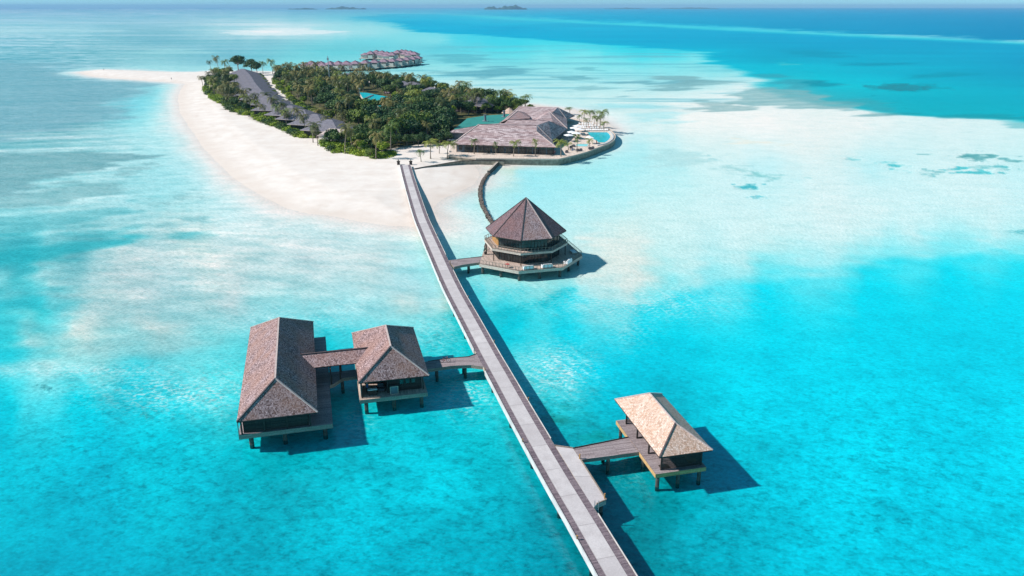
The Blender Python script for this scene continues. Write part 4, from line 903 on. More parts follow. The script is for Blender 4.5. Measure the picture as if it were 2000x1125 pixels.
# second bay
q1, q2 = P(993, 233.7, 10.9), P(1072, 236, 10.2)
VB = [(-5.5,322,7.6),(14,322,8.0),tuple(P(1062,234.5,10.6)),tuple(q1),(-3,347,7.0),(22,350,5.2),tuple(q2),(23.8,340.8,5.25)]
r_ = poly_roof('roof', VB, [(0,1,6,2,3),(3,2,5,4),(0,3,4),(6,7,5,2),(1,7,6)], rs)
cap(VB[3], VB[2], r_, 'shake_resort')
# third bay: pointed wing facing right
ap = tuple(P(1072.5, 217.7, 10.2)); VC = [ap,(24,341,5.22),(25.9,372.8,5.2),tuple(P(1049,234,8.6)),tuple(P(1080,238,8.0)),(8,372,5.2)]
r_ = poly_roof('roof', VC, [(0,3,4),(0,4,1),(0,1,2),(0,2,5),(0,5,3)], rs)
cap(ap, VC[1], r_); 
# back bay
d0, d1 = P(1015, 207.5, 10.2), P(1089.4, 209.6, 10.1)
VD = [(-6.5,345,5.6),(25.6,371.5,5.2),(30.6,384.2,5.2),tuple(d1),tuple(d0),(2.5,386,8.5),(24,400,5.2),(14,350,7.2)]
r_ = poly_roof('roof', VD, [(0,7,1,3,4),(1,2,3),(2,6,3),(3,6,5,4),(0,4,5)], rs)
cap(VD[1], d1, r_); cap(VD[0], d0, r_)
a, b, c_ = P(1011, 216.3, 10.2), P(990, 234, 8.6), P(1036, 231, 8.4)
VE = [tuple(a), tuple(b), tuple(c_), (-6, 352, 6.0), (8, 372, 8)]
r_ = poly_roof('roof', VE, [(0,1,2),(0,2,4),(0,4,3),(0,3,1)], rs, 'shake_grey'); cap(b, a, r_)
# walls
mb = MB(); mb.prism([(-21.2,301.6),(15.6,295.4),(15.2,308),(21.5,338),(22.5,370),(10,384),(4,382),(-4,345),(-17,325)], DZ, 5.05); mb.build('wall', M['blindwall'], rs)
W0, W1 = Vector((-21.3, 301.48, 0)), Vector((15.7, 295.25, 0)); dW = W1 - W0
for i in range(14):
    a = W0 + dW * ((i + .15) / 14); b = W0 + dW * ((i + .9) / 14)
    if i == 0: window(rs, (a.x + .4, a.y - .05), (b.x - .5, b.y - .05), 3.0, 4.5, 3)
    else: window(rs, (a.x, a.y - .05), (b.x, b.y - .05), 2.15, 4.8, 3)
for i in range(0, 15, 2):
    a = W0 + dW * (i / 14); mb = MB(); mb.box(a.x - .14, a.x + .14, a.y - .9, a.y - .62, DZ, 5.0); mb.build('post', M['darkwood'], rs)
for (a, b) in (((15.75, 296.5), (15.35, 307)), ((15.6, 309.5), (21.4, 336)), ((21.8, 340), (22.6, 369))):
    window(rs, a, b, 2.15, 4.8, 8)
# --- green roofed service wing
gw = empty('service_wing', (0, 0, 0), 0, 'low wing with flat green roof and two vent stacks left of the resort building', 'building')
gp = PL([(885.6, 253.2), (912.6, 231.0), (949, 225.6), (999, 222.2), (977, 243.3), (935.6, 244.5)], 6.0)
mb = MB(); mb.prism([(p.x, p.y) for p in gp], 5.75, 6.0, 0, 1); mb.build('roof', [M['felt'], M['green_roof']], gw)
sk_ = [P(885.6, 253.6, 6.0), P(936, 244.9, 6.0), P(909, 259.4, 5.0), P(875.5, 258.5, 5.0)]
mb = MB(); mb.face([sk_[3], sk_[2], sk_[1], sk_[0]]); mb.face([p - Vector((0, 0, .15)) for p in sk_], None, 0); mb.build('shingle_skirt', M['shake_resort'], gw)
gi = [Vector((p.x, p.y, 0)) for p in gp]; cen = sum(gi, Vector((0, 0, 0))) / len(gi)
mb = MB(); mb.prism([((p + (cen - p) * .05).x, (p + (cen - p) * .05).y) for p in gi], 1.0, 5.74); mb.build('wall', M['blindwall'], gw)
mb = MB(); a, b = P(879.5, 272, DZ), P(905, 274, DZ); mb.box(a.x, b.x, a.y, a.y + 6, DZ - .5, 4.9); mb.build('wall', M['blindwall'], gw)
for x_, y_, yt in ((947.6, 236.8, 224.5), (984.5, 228.5, 216)):
    p = P(x_, y_, 6.0); mb = MB(); mb.cyl((p.x, p.y, 6.01), (p.x, p.y, 8.6), .55, .5, 12); mb.cyl((p.x, p.y, 8.6), (p.x, p.y, 8.9), .75, .75, 12); v_ = mb.build('vent_stack', M['blindwall'], gw)
    mb = MB(); mb.box(p.x - 1.3, p.x + 1.3, p.y - 1.2, p.y + 1.2, 6.02, 6.2); mb.build('flashing', M['metal'], v_)
# --- turquoise roofed building in the trees
tq = empty('turquoise_roofed_building', (0, 0, 0), 0, 'building with bright turquoise sheet roof in the middle of the trees', 'building')
tp = PL([(702, 180.5), (716, 181), (762, 190), (752, 205), (742, 208), (712, 197)], 7.5)
c_ = sum(tp, Vector((0, 0, 0))) / 6
mb = MB(); mb.prism([(p.x, p.y) for p in tp], 7.3, 7.5, 0, 1); mb.build('roof', [M['metal'], M['turq_roof']], tq)
mb = MB(); mb.prism([((p + (c_ - p) * .06).x, (p + (c_ - p) * .06).y) for p in tp], 1, 7.29); mb.build('wall', M['render'], tq)
a, b = P(714, 192, 7.6), P(728, 186, 7.6); mb = MB(); mb.bar(a, b, 1.2, .5); mb.build('roof_duct', M['blindwall'], tq)
# --- antenna mast
p = P(645, 168, 1.3); ms = empty('antenna_mast', (p.x, p.y, 1.2), 0, 'tall thin pale mast rising out of the trees', 'mast')
mb = MB(); mb.cyl((0, 0, 0), (-.3, 0, 21), .42, .22, 8); mb.build('pole', M['metal'], ms)
mb = MB(); mb.box(-.9, .3, -.3, .3, 18.0, 19.6); mb.build('aerial', M['white'], ms)
p = P(703, 186, 7); lp = empty('flood_light', (p.x, p.y, 1.2), 0, 'thin light pole beside the turquoise roof', 'light pole')
mb = MB(); mb.cyl((0, 0, 0), (0, 0, 9.5), .12, .08, 6); mb.build('pole', M['metal'], lp); mb = MB(); mb.box(-.5, .5, -.15, .15, 9.5, 9.8); mb.build('lamp', M['white'], lp)
# --- pools
def pool(px_, lab, rimw):
    e = empty('swimming_pool', (0, 0, 0), 0, lab, 'pool'); p_ = PL(px_, DZ)
    m = MB(); m.prism([(q.x, q.y) for q in p_], DZ - .05, DZ + .02); m.build('pool_water', M['pool'] if rimw > .5 else M['kid'], e)
    m = MB()
    for i in range(len(p_)): a, b = p_[i], p_[(i + 1) % len(p_)]; m.bar(a + Vector((0, 0, .06)), b + Vector((0, 0, .06)), rimw, .12)
    m.build('coping', M['render'], e)
M['kid'] = simple('shallow_pool_water', (.28, .72, .72), .15, .1, 1)
pool([(1145, 258.3), (1187, 258.3), (1191, 261), (1193.5, 265), (1193.5, 269), (1191, 273), (1187, 276.5), (1182, 279), (1168, 279), (1163, 275), (1158, 272.5), (1153, 268), (1149.5, 264)], 'large turquoise swimming pool with a curved seaward edge', .8)
pool([(1126, 281.5), (1150, 281.5), (1147, 286.5), (1123, 286)], 'small shallow pale pool beside the large pool', .4)
# raised curved seat wall round the pool
mb = MB(); ln = spline([tuple(P(a, b, DZ))[:2] for a, b in [(1166, 284.5), (1180, 281.8), (1189, 277.8), (1195, 273), (1197, 268), (1195.5, 262.5), (1190, 257)]], 1.2)
strip(mb, ln, -.35, .35, DZ, DZ + .35); pw_ = mb.build('pool_seat_wall', M['white']); tag(pw_, 'curved white seat wall following the seaward side of the large pool', 'low wall')
# --- parasols, loungers, tables
def parasol(x, y, lab, s=1.0, mat='whitefab', grp='white parasols on the terrace'):
    e = empty('parasol', (x, y, DZ), rnd.uniform(0, .5), lab, 'parasol', grp)
    m = MB(); m.cyl((0, 0, 0), (0, 0, 2.9), .05); m.build('pole', M['metal'], e)
    m = MB(); r = 1.9 * s; c = [(-r, -r, 2.45), (r, -r, 2.45), (r, r, 2.45), (-r, r, 2.45)]
    for i in range(4): m.face([c[i], c[(i + 1) % 4], (0, 0, 3.1)]); m.face([c[(i + 1) % 4], c[i], (0, 0, 3.0)])
    m.build('canopy', M[mat], e); m = MB(); m.box(-.4, .4, -.4, .4, 0, .12); m.build('base', M['darkwood'], e)
    return e
for x_, y_, l_ in ((1129, 246, 'rearmost large white parasol beside the resort building'), (1122, 250, 'left parasol of the rear pair beside the resort building'), (1131, 252.5, 'right parasol of the middle pair left of the pool'),
                   (1117, 258, 'left parasol of the front pair under the roof corner'), (1125, 260, 'white parasol nearest the pool'), (1111, 264, 'foremost white parasol beside the roof corner')):
    p = P(x_, y_, DZ + 2.5); parasol(p.x, p.y, l_)
p = P(1152, 269, DZ + 2.4); parasol(p.x, p.y, 'single white parasol at the inner corner of the large pool', .8)
lg = None
def lounger():
    e = empty('sun_lounger', (0, 0, 0), 0, 'white sun lounger in the rows behind the large pool', 'sun lounger', 'sun loungers behind the large pool')
    m = MB(); m.box(-.33, .33, -.7, .55, .28, .40); m.build('seat', M['whitefab'], e)
    m = MB(); m.face([(-.33, .55, .34), (.33, .55, .34), (.33, 1.1, .8), (-.33, 1.1, .8)]); m.face([(-.33, 1.1, .72), (.33, 1.1, .72), (.33, .55, .28), (-.33, .55, .28)]); m.build('backrest', M['whitefab'], e)
    for x, y in ((-.28, -.6), (.28, -.6), (-.28, .5), (.28, .5)): m = MB(); m.box(x - .04, x + .04, y - .04, y + .04, 0, .28); m.build('leg', M['darkwood'], e)
    return e
lp0 = lounger(); first = True
for yy, x0, x1, n in ((255.5, 1140, 1188, 12), (251, 1132, 1180, 10), (247, 1136, 1172, 8), (243, 1130, 1160, 6)):
    for k in range(n):
        p = P(x0 + (x1 - x0) * (k + .5) / n, yy, DZ); e = lp0 if first else copy_tree(lp0); first = False
        e.location = (p.x, p.y, DZ + .005); e.rotation_euler = (0, 0, rnd.uniform(-.25, .25))
def planter(x, y, lab):
    p = P(x, y, DZ); e = empty('planter', (p.x, p.y, DZ), 0, lab, 'planter', 'dark planters on the terrace'); m = MB(); m.cyl((0, 0, 0), (0, 0, .7), .45, .55, 10); m.build('pot', M['darkwood'], e); return e
# dark lounge seats round the front of the terrace
def seat(x, y, lab, mat='cushion'):
    p = P(x, y, DZ); e = empty('lounge_chair', (p.x, p.y, DZ + .005), rnd.uniform(-.5, .5), lab, 'lounge chair', 'dark lounge chairs on the front terrace')
    m = MB(); m.box(-.5, .5, -.45, .45, .1, .45); m.build('seat', M[mat], e); m = MB(); m.box(-.5, .5, .45, .6, .1, .95); m.build('backrest', M[mat], e)
    for s in (-.62, .5): m = MB(); m.box(s, s + .12, -.45, .6, .1, .65); m.build('armrest', M[mat], e)
for x, y, l_ in ((1107, 298.5, 'dark lounge chair by the palm right of the shingle roof corner'), (1115.5, 290, 'dark lounge chair behind the front terrace palms'), (1120, 287, 'dark lounge chair nearest the small pale pool'),
    (1128.5, 295.5, 'dark lounge chair right of the thin palm trunk'), (1134, 295, 'dark lounge chair near the middle of the front terrace'), (1152.5, 292, 'dark lounge chair at the foot of the rightmost front palm'), (1157, 291, 'dark lounge chair nearest the curved sea wall')): seat(x, y, l_)
# small structures on the beach side
for x_, y_, l_ in ((885, 269.5, 'white canvas daybed by the left corner of the shingle roof'), (880, 273, 'second white daybed in front of the service wing')):
    p = P(x_, y_, 2.2); e = empty('daybed', (p.x, p.y, 1.35), 0, l_, 'daybed'); m = MB(); m.box(-1.6, 1.6, -1, 1, 0, .7); m.build('base', M['darkwood'], e); m = MB(); m.box(-1.5, 1.5, -.9, .9, .7, .95); m.build('mattress', M['whitefab'], e)
# reddish small cone roof behind the green wing
p = P(994.5, 221, 4); e = empty('beach_hut', (p.x, p.y, 1.2), 0, 'small hut with pointed reddish roof behind the green roof', 'hut')
m = MB()
for k in range(8): a, b = R(45 * k), R(45 * k + 45); m.face([(4 * math.cos(a), 4 * math.sin(a), 3.0), (4 * math.cos(b), 4 * math.sin(b), 3.0), (0, 0, 5.6)])
m.build('roof', M['shake_new'], e); m = MB(); m.cyl((0, 0, 0), (0, 0, 2.99), 3, 3, 8); m.build('wall', M['render'], e)
# --- people: one continuous skinned body, clothes as children
def person(x, y, z, rz, lab, shirt, legs, pose=0, h=1.7, hat=None):
    me = bpy.data.meshes.new('body_cage'); s = h / 1.7
    st = .16 if pose == 1 else .06
    J = {'pel': (0, 0, .93), 'sp': (0, 0, 1.12), 'ch': (0, .01, 1.32), 'nk': (0, 0, 1.46), 'hd': (0, -.02, 1.56), 'tp': (0, -.02, 1.66),
         'lh': (-.1, 0, .88), 'lk': (-.11, -st, .5), 'la': (-.12, -st * .4, .08), 'lt': (-.12, -st * .4 - .14, .04), 'rh': (.1, 0, .88), 'rk': (.11, st * .3, .5), 'ra': (.12, st * 1.6, .1), 'rt': (.12, st * 1.6 - .14, .04),
         'ls': (-.19, 0, 1.38), 'le': (-.25, .03, 1.12), 'lw': (-.27, -.08, .88), 'lf': (-.27, -.12, .79), 'rs': (.19, 0, 1.38), 're': (.25, .03, 1.12), 'rw': (.27, -.08, .88), 'rf': (.27, -.12, .79)}
    E_ = ['pel sp', 'sp ch', 'ch nk', 'nk hd', 'hd tp', 'pel lh', 'lh lk', 'lk la', 'la lt', 'pel rh', 'rh rk', 'rk ra', 'ra rt', 'ch ls', 'ls le', 'le lw', 'lw lf', 'ch rs', 'rs re', 're rw', 'rw rf']
    rad = dict(pel=.14, sp=.12, ch=.15, nk=.055, hd=.1, tp=.07, lh=.095, lk=.06, la=.04, lt=.035, rh=.095, rk=.06, ra=.04, rt=.035, ls=.06, le=.042, lw=.03, lf=.035, rs=.06, re=.042, rw=.03, rf=.035)
    ks = list(J); me.from_pydata([tuple(c * s for c in J[k]) for k in ks], [(ks.index(e.split()[0]), ks.index(e.split()[1])) for e in E_], [])
    o = bpy.data.objects.new('person', me); col.objects.link(o); o.modifiers.new('skin', 'SKIN'); 
    for i, k in enumerate(ks): me.skin_vertices[0].data[i].radius = (rad[k] * s, rad[k] * s * (.75 if k in ('pel', 'sp', 'ch') else 1))
    me.skin_vertices[0].data[0].use_root = True
    sb = o.modifiers.new('sub', 'SUBSURF'); sb.levels = 1; sb.render_levels = 1
    me.materials.append(M['skin'])
    o.location = (x, y, z); o.rotation_euler = (0, 0, rz); tag(o, lab, 'person')
    def tube(nm_, pts, rr, mat):
        m = MB()
        for (a, b), (q, r) in zip(zip(pts[:-1], pts[1:]), zip(rr[:-1], rr[1:])): m.cyl(Vector(a) * s, Vector(b) * s, q * s, r * s, 10, cap=False)
        c = m.build(nm_, M[mat], o, True); return c
    t = tube('shirt', [(0, 0, .9), (0, 0, 1.12), (0, .01, 1.34), (0, 0, 1.45)], [.165, .145, .185, .07], shirt)
    m = MB()
    for sg in (-1, 1):
        m.cyl(Vector((sg * .1, 0, .93)) * s, Vector(J['lk' if sg < 0 else 'rk']) * s, .115 * s, .08 * s, 10, cap=False); m.cyl(Vector(J['lk' if sg < 0 else 'rk']) * s, Vector(J['la' if sg < 0 else 'ra']) * s, .08 * s, .06 * s, 10, cap=False)
    m.build('trousers', M[legs], o, True)
    m = MB()
    for k in range(6):
        for j in range(3):
            a0, a1 = R(60 * k), R(60 * k + 60); e0, e1 = R(30 * j), R(30 * j + 30); f = lambda a, e: (.115 * s * math.cos(a) * math.cos(e), -.01 + .125 * s * math.sin(a) * math.cos(e), (1.585 + .13 * math.sin(e)) * s)
            m.face([f(a0, e0), f(a1, e0), f(a1, e1), f(a0, e1)])
    m.build('cap' if hat else 'hair', M[hat] if hat else M['hair'], o, True)
    return o
for px_, py_, rz, lb, sh_, lg_, ps, z in ((1082, 301.5, .3, 'person in pink clothes walking on the terrace before the glass front', 'pink', 'red', 1, DZ), (1084.5, 300, 2.0, 'person in white beside the one in pink on the terrace', 'whitefab', 'pink', 0, DZ), (1070, 300.5, .5, 'person in pale blue top by the right end of the glass front', 'blue', 'whitefab', 0, DZ),
     (1058, 301, -.4, 'person in a light shirt standing before the dark glass front', 'whitefab', 'blue', 0, DZ), (1118, 295, 1.0, 'person standing by the thin palm on the front terrace', 'blue', 'blue', 1, DZ), (1150, 253, 0, 'person in red by the loungers behind the pool', 'red', 'whitefab', 0, DZ), (1165, 281, 2, 'person in red at the near edge of the large pool', 'red', 'red', 0, DZ),
     (203, 137.5, 0, 'lone person in dark clothes far out on the sand spit', 'black', 'black', 1, .5), (335, 155.5, .6, 'person walking along the lower edge of the sand spit', 'blue', 'black', 1, .6)):
    p = P(px_, py_, z); person(p.x, p.y, z, rz, lb, sh_, lg_, ps)
q = place(v2, 1.25, 1.75, 2.105); person(q[0], q[1], q[2], R(13.8), 'person in a white cap standing behind the white topped porch counter', 'blue', 'black', 0, 1.72, 'whitefab')
# ---------------------------------------------------------------- rows of distant villas
def beach_villa(w, l, ze, zr, name='beach_villa'):
    e = empty(name, (0, 0, 0))
    m = MB(); h = l / 2; A = [(-w / 2, -l / 2, ze), (w / 2, -l / 2, ze), (w / 2, l / 2, ze), (-w / 2, l / 2, ze)]; r0, r1 = (-w / 2 + h * 1.05, 0, zr), (w / 2 - h * 1.05, 0, zr)
    for f in ([A[0], A[1], r1, r0], [A[1], A[2], r1], [A[2], A[3], r0, r1], [A[3], A[0], r0]): m.face(f)
    m.face([(x, y, z - .2) for x, y, z in A][::-1], None, 1)
    for i in range(4): a, b = A[i], A[(i + 1) % 4]; m.face([(a[0], a[1], ze - .2), (b[0], b[1], ze - .2), b, a], None, 1)
    rf = m.build('roof', [M['felt'], M['ridge']], e)
    m = MB(); m.box(-w / 2 + 1.2, w / 2 - 2.5, -l / 2 + 1.2, l / 2 - 1.2, 0, ze - .22); m.build('wall', M['louvre'], e)
    m = MB(); m.box(-w / 2 - 2.5, -w / 2 + 1.19, -l / 2 + 1, l / 2 - 1, -.2, .35); m.build('deck', M['planks_d'], e)
    window(e, (-w / 2 + 1.15, l / 2 - 2.0), (-w / 2 + 1.15, -l / 2 + 2.0), .4, ze - .5, 6)
    return e
bv = beach_villa(21, 17.5, 3.6, 7.8)
rowL = [(474, 137.5), (477, 141), (481, 145), (485, 150), (488, 155), (491, 160.5), (496, 167), (502, 174), (511, 182), (522, 191), (541, 201)]
rowR = [(567, 209.5), (590, 217), (616, 226.5), (644, 237)]
allv = [(a, b, R(-8 - 6 * (i / 10)), 1.0) for i, (a, b) in enumerate(rowL)] + [(a, b, R(-22), .95) for a, b in rowR]
side = ['farthest of the grey villas along the left beach, under the round tree', 'second grey villa from the far end of the left beach row', 'third grey villa from the far end of the left beach row', 'fourth grey villa from the far end of the left beach row', 'fifth grey villa from the far end of the left beach row',
 'sixth grey villa from the far end of the left beach row', 'seventh grey villa from the far end of the left beach row', 'eighth grey villa from the far end of the left beach row', 'ninth grey villa from the far end, behind a lone palm', 'tenth grey villa from the far end of the left beach row', 'eleventh grey villa, behind the cluster of brown palms',
 'fourth grey villa from the near end of the left beach row', 'third grey villa from the near end of the left beach row', 'second grey villa from the near end of the left beach row', 'nearest grey villa of the left beach row']
FOOT = []
for i, (a, b, rz, s) in enumerate(allv):
    e = bv if i == 0 else copy_tree(bv); p = P(a, b, 7.8); e.location = (p.x, p.y, 1.25); e.rotation_euler = (0, 0, rz); e.scale = (s, s, s)
    tag(e, side[i], 'villa', 'grey roofed villas along the left beach'); FOOT.append((p.x, p.y, 10.5, 8.5, rz))
# last one with the pale gable front
p = P(652, 257, 5.5); e = empty('garden_pavilion', (p.x, p.y, 1.25), R(-30), 'small building with pale sloping roof hidden behind the bushes at the beach corner', 'building')
m = MB(); m.face([(-6, -4, 2.6), (6, -4, 2.6), (6, 4, 4.8), (-6, 4, 4.8)]); m.face([(6, -4, 2.45), (-6, -4, 2.45), (-6, 4, 4.65), (6, 4, 4.65)]); m.build('roof', M['ridge'], e)
m = MB(); m.prism([(-5.5, -3.5), (5.5, -3.5), (5.5, 3.5), (-5.5, 3.5)], 0, 2.5); m.build('wall', M['render'], e)
FOOT.append((p.x, p.y, 5, 4, 0))
bv2 = beach_villa(20, 17, 3.8, 7.4)
for i, (a, b, rz, lb) in enumerate(((786, 162, R(10), 'farthest grey villa of the right shore row'), (805, 163, R(-8), 'second grey villa from the far end of the right shore row'), (842, 174, R(-10), 'third grey villa of the right shore row, behind tall palms'), (866, 178.5, R(-10), 'fourth grey villa of the right shore row'),
    (892, 183, R(-14), 'fifth grey villa of the right shore row'), (915, 189, R(-18), 'sixth grey villa of the right shore row with bright hips'), (934, 195, R(-20), 'nearest grey villa of the right shore row'), (700, 146.5, R(5), 'low grey villa roof at the far edge of the trees'), (680, 144, R(5), 'dim grey villa roof beside the mast'))):
    e = bv2 if i == 0 else copy_tree(bv2); p = P(a, b, 7.4); s_ = 1 if i < 7 else .9; e.location = (p.x, p.y, 1.2); e.rotation_euler = (0, 0, rz); e.scale = (s_, s_, s_)
    tag(e, lb, 'villa', 'grey roofed villas along the right shore'); FOOT.append((p.x, p.y, 10, 8, rz))
FOOT.append((sum(p.x for p in tp) / 6, sum(p.y for p in tp) / 6, 11, 22, 0))
# --- over-water row beyond the island
def sea_villa():
    e = empty('sea_villa', (0, 0, 0))
    m = MB(); hip(m, 9, 11, 5.3, 7.9, .2, (-4.5, -2)); m.build('roof', [M['sv_roof'], M['ridge']], e)
    m = MB(); hip(m, 7.5, 7.5, 4.7, 6.6, .2, (-7.5, -6)); m.build('roof', [M['sv_roof'], M['ridge']], e)
    m = MB(); m.box(-3.8, 3.8, -1.2, 8.4, 1.6, 5.1); m.box(-7.0, -.6, -5.4, -1.203, 1.6, 4.5); m.build('wall', M['render'], e)
    m = MB(); m.box(-8, 5.5, -8.5, 9, 1.1, 1.6); m.build('deck', M['fascia'], e)
    m = MB(); m.box(1.0, 5.4, -8.4, -8.0, 1.6, 4.4); m.build('privacy_screen', M['render'], e)
    window(e, (-.4, -1.25), (3.6, -1.25), 1.7, 4.6, 4)
    for x in (-7, -1, 5): m = MB(); m.cyl((x, -7.5, -1.2), (x, -7.5, 1.1), .35); m.build('pile', M['pile'], e)
    return e
M['sv_roof'] = simple('plum_grey_shingle', (.27, .18, .23), .8, .45, .35)
sv = sea_villa(); i0 = True
front = [(606, 135.5), (625, 136.5), (642, 136.5), (658, 136), (675, 135.5), (692, 135), (711, 134), (730, 132.5), (748, 131), (764, 130), (779, 128.5), (792, 127), (804, 125.5), (814, 123.5)]
back = [(722, 114.5), (733, 112.5), (744, 113.5), (754, 115.5), (764, 117.5), (774, 112.5), (783, 111), (791, 111.5), (799, 113.5), (807, 116)]
w12 = ['first', 'second', 'third', 'fourth', 'fifth', 'sixth', 'seventh', 'eighth', 'ninth', 'tenth', 'eleventh', 'twelfth', 'thirteenth', 'last']
for rowi, (row, nm_) in enumerate(((front, 'front'), (back, 'rear'))):
    for i, (a, b) in enumerate(row):
        e = sv if i0 else copy_tree(sv); i0 = False
        p = P(a, b, 1.0); e.location = (p.x, p.y, 0); e.rotation_euler = (0, 0, R(-10 + rnd.uniform(-6, 6))); s_ = 1.08 if rowi == 0 else 1.15; e.scale = (s_, s_, s_)
        tag(e, '%s villa from the left in the %s row over water beyond the island' % (w12[i] if not (rowi and i == 9) else 'last', nm_), 'villa', 'villas over the water beyond the island')
jb = empty('villa_jetty', (0, 0, 0), 0, 'walkway linking the row of villas over the water beyond the island', 'jetty')
ln = spline([tuple(P(a, b, 1.5))[:2] for a, b in [(585, 133), (625, 132), (675, 130.5), (720, 127.5), (770, 122), (815, 117)]], 15)
m = MB(); strip(m, ln, -1.5, 1.5, 1.0, 1.5); m.build('deck', M['planks'], jb)
# --- far islands
def isle(x0, x1, yb, hpx, lab, seed, name='distant_island'):
    a, b = P(x0, yb, 0), P(x1, yb, 0); L_ = b.x - a.x; k = a.y / F; m = MB(); n = 46; W = L_ * .25; hs = []
    rr = random.Random(seed); ph = [rr.uniform(0, 6.28) for _ in range(6)]
    for i in range(n + 1):
        t = i / n; e = math.sin(math.pi * t) ** .35 if 0 < t < 1 else 0
        hs.append(e * hpx * k * (.62 + .2 * math.sin(t * 9 + ph[0]) + .13 * math.sin(t * 23 + ph[1]) + .09 * math.sin(t * 51 + ph[2]) + rr.uniform(-.06, .06)))
    P_ = []
    for i in range(n + 1):
        t = i / n; x = a.x + L_ * t; w_ = W * math.sin(math.pi * min(.97, max(.03, t))) ** .5
        P_.append([(x, a.y - w_, -2), (x, a.y - w_ * .9, hs[i] * .55), (x, a.y - w_ * .4, hs[i] * (.9 + rr.uniform(-.12, .12))), (x, a.y, hs[i]), (x, a.y + w_ * .6, hs[i] * .8), (x, a.y + w_, -2)])
    for i in range(n):
        for j in range(5): m.face([P_[i][j], P_[i + 1][j], P_[i + 1][j + 1], P_[i][j + 1]])
    o = m.build(name, M['isle']); tag(o, lab, 'island')
M['isle'] = simple('wooded_island', (.03, .07, .03), .9, .5, .01)
isle(945, 1030, 18.6, 9, 'wooded island on the horizon right of centre', 3)
isle(635, 716, 18.2, 5.5, 'long low wooded island on the horizon left of centre', 5)
isle(563, 621, 18.4, 3.2, 'thin low island on the horizon, leftmost of them all', 7)
isle(1180, 1265, 17.2, 2.2, 'very faint low islet on the horizon right of the big wooded island', 9)
isle(1290, 1405, 17.0, 2.6, 'faint long flat islet on the horizon, rightmost of them all', 11)
# ---------------------------------------------------------------- vegetation
def leaf_mesh(name, blobs, n, size, mat, seed, flat=.55):
    r = random.Random(seed); m = MB(); tot = sum(b[3] ** 2 for b in blobs)
    for (bx, by, bz, br) in blobs:
        for _ in range(int(n * br ** 2 / tot)):
            z = r.uniform(-.35, 1); a = r.uniform(0, 6.283); s = math.sqrt(max(0, 1 - z * z)); rr = br * (r.uniform(.62, 1.08) + .16 * math.sin(a * 3 + bx * 5) * s)
            d = Vector((s * math.cos(a), s * math.sin(a), z)); c = Vector((bx, by, bz)) + Vector((d.x * rr, d.y * rr, d.z * rr * .8))
            nrm = (d + Vector((r.gauss(0, flat), r.gauss(0, flat), r.gauss(0, flat)))).normalized()
            u = nrm.cross(Vector((r.gauss(0, 1), r.gauss(0, 1), r.gauss(0, 1)))).normalized(); v = nrm.cross(u); k = size * r.uniform(.6, 1.3)
            m.face([c - u * k, c - v * k * .6, c + u * k, c + v * k * .6], [(0, 0), (1, 0), (1, 1), (0, 1)])
    return m
def tree_proto(name, seed, mat, trunk_h, R_, n, size, spread=.55, nb=6):
    r = random.Random(seed); e = empty(name, (0, 0, 0))
    blobs = [(0, 0, trunk_h + R_ * .25, R_ * .72)]
    for k in range(nb):
        a = 6.283 * k / nb + r.uniform(-.4, .4); d = R_ * r.uniform(.35, .75); blobs.append((d * math.cos(a), d * math.sin(a), trunk_h + r.uniform(-.25, .6) * R_ * .8, R_ * r.uniform(.3, .55)))
    leaf_mesh('crown', blobs, n, size, mat, seed).build('crown', M[mat], e)
    m = MB(); m.cyl((0, 0, -.4), (r.uniform(-.2, .2), r.uniform(-.2, .2), trunk_h), .3, .2, 6)
    for b in blobs[1:]: m.cyl((0, 0, trunk_h * .7), (b[0] * .8, b[1] * .8, b[2]), .15, .05, 5)
    m.build('trunk', M['bark'], e)
    return e
def palm_proto(name, seed, mat, h, nf=20, L_=3.6, lean=.8):
    r = random.Random(seed); e = empty(name, (0, 0, 0)); la = r.uniform(0, 6.28)
    m = MB(); pts = [Vector((math.cos(la) * lean * (t ** 2), math.sin(la) * lean * (t ** 2), -.4 + (h + .4) * t)) for t in [i / 6 for i in range(7)]]
    for i in range(6): m.cyl(pts[i], pts[i + 1], .24 - .02 * i + (.12 if i == 0 else 0), .22 - .02 * i, 7, cap=i in (0, 5))
    m.build('trunk', M['bark'], e)
    top = pts[-1]; m = MB()
    for k in range(nf):
        a = 6.283 * k / nf * 2.618 + r.uniform(-.2, .2); up = r.uniform(-.45, 1.2); LL = L_ * r.uniform(.8, 1.1); ns = 8; prev = top; ang_ = up
        for s in range(ns):
            st = LL / ns; ang_ -= (.07 + .06 * s) * r.uniform(.7, 1.3)
            d = Vector((math.cos(a) * math.cos(ang_), math.sin(a) * math.cos(ang_), math.sin(ang_))); nx = prev + d * st
            side = Vector((-math.sin(a), math.cos(a), 0)); w_ = (.72 * math.sin(math.pi * min(.95, (s + 1.0) / (ns + .8))) + .12) * LL / 3.6
            dn = Vector((0, 0, -.45 * w_))
            for sg in (-1, 1):
                for q in range(3):
                    b0 = prev + (nx - prev) * (q / 3); b1 = prev + (nx - prev) * ((q + .7) / 3); tp_ = b1 + side * sg * w_ + dn * r.uniform(.6, 1.6) + d * w_ * .45
                    m.face([b0, b1, tp_], [(0, 0), (1, 0), (1, 1)])
            prev = nx
    m.build('crown', M[mat], e)
    for k in range(5):
        pass
    return e
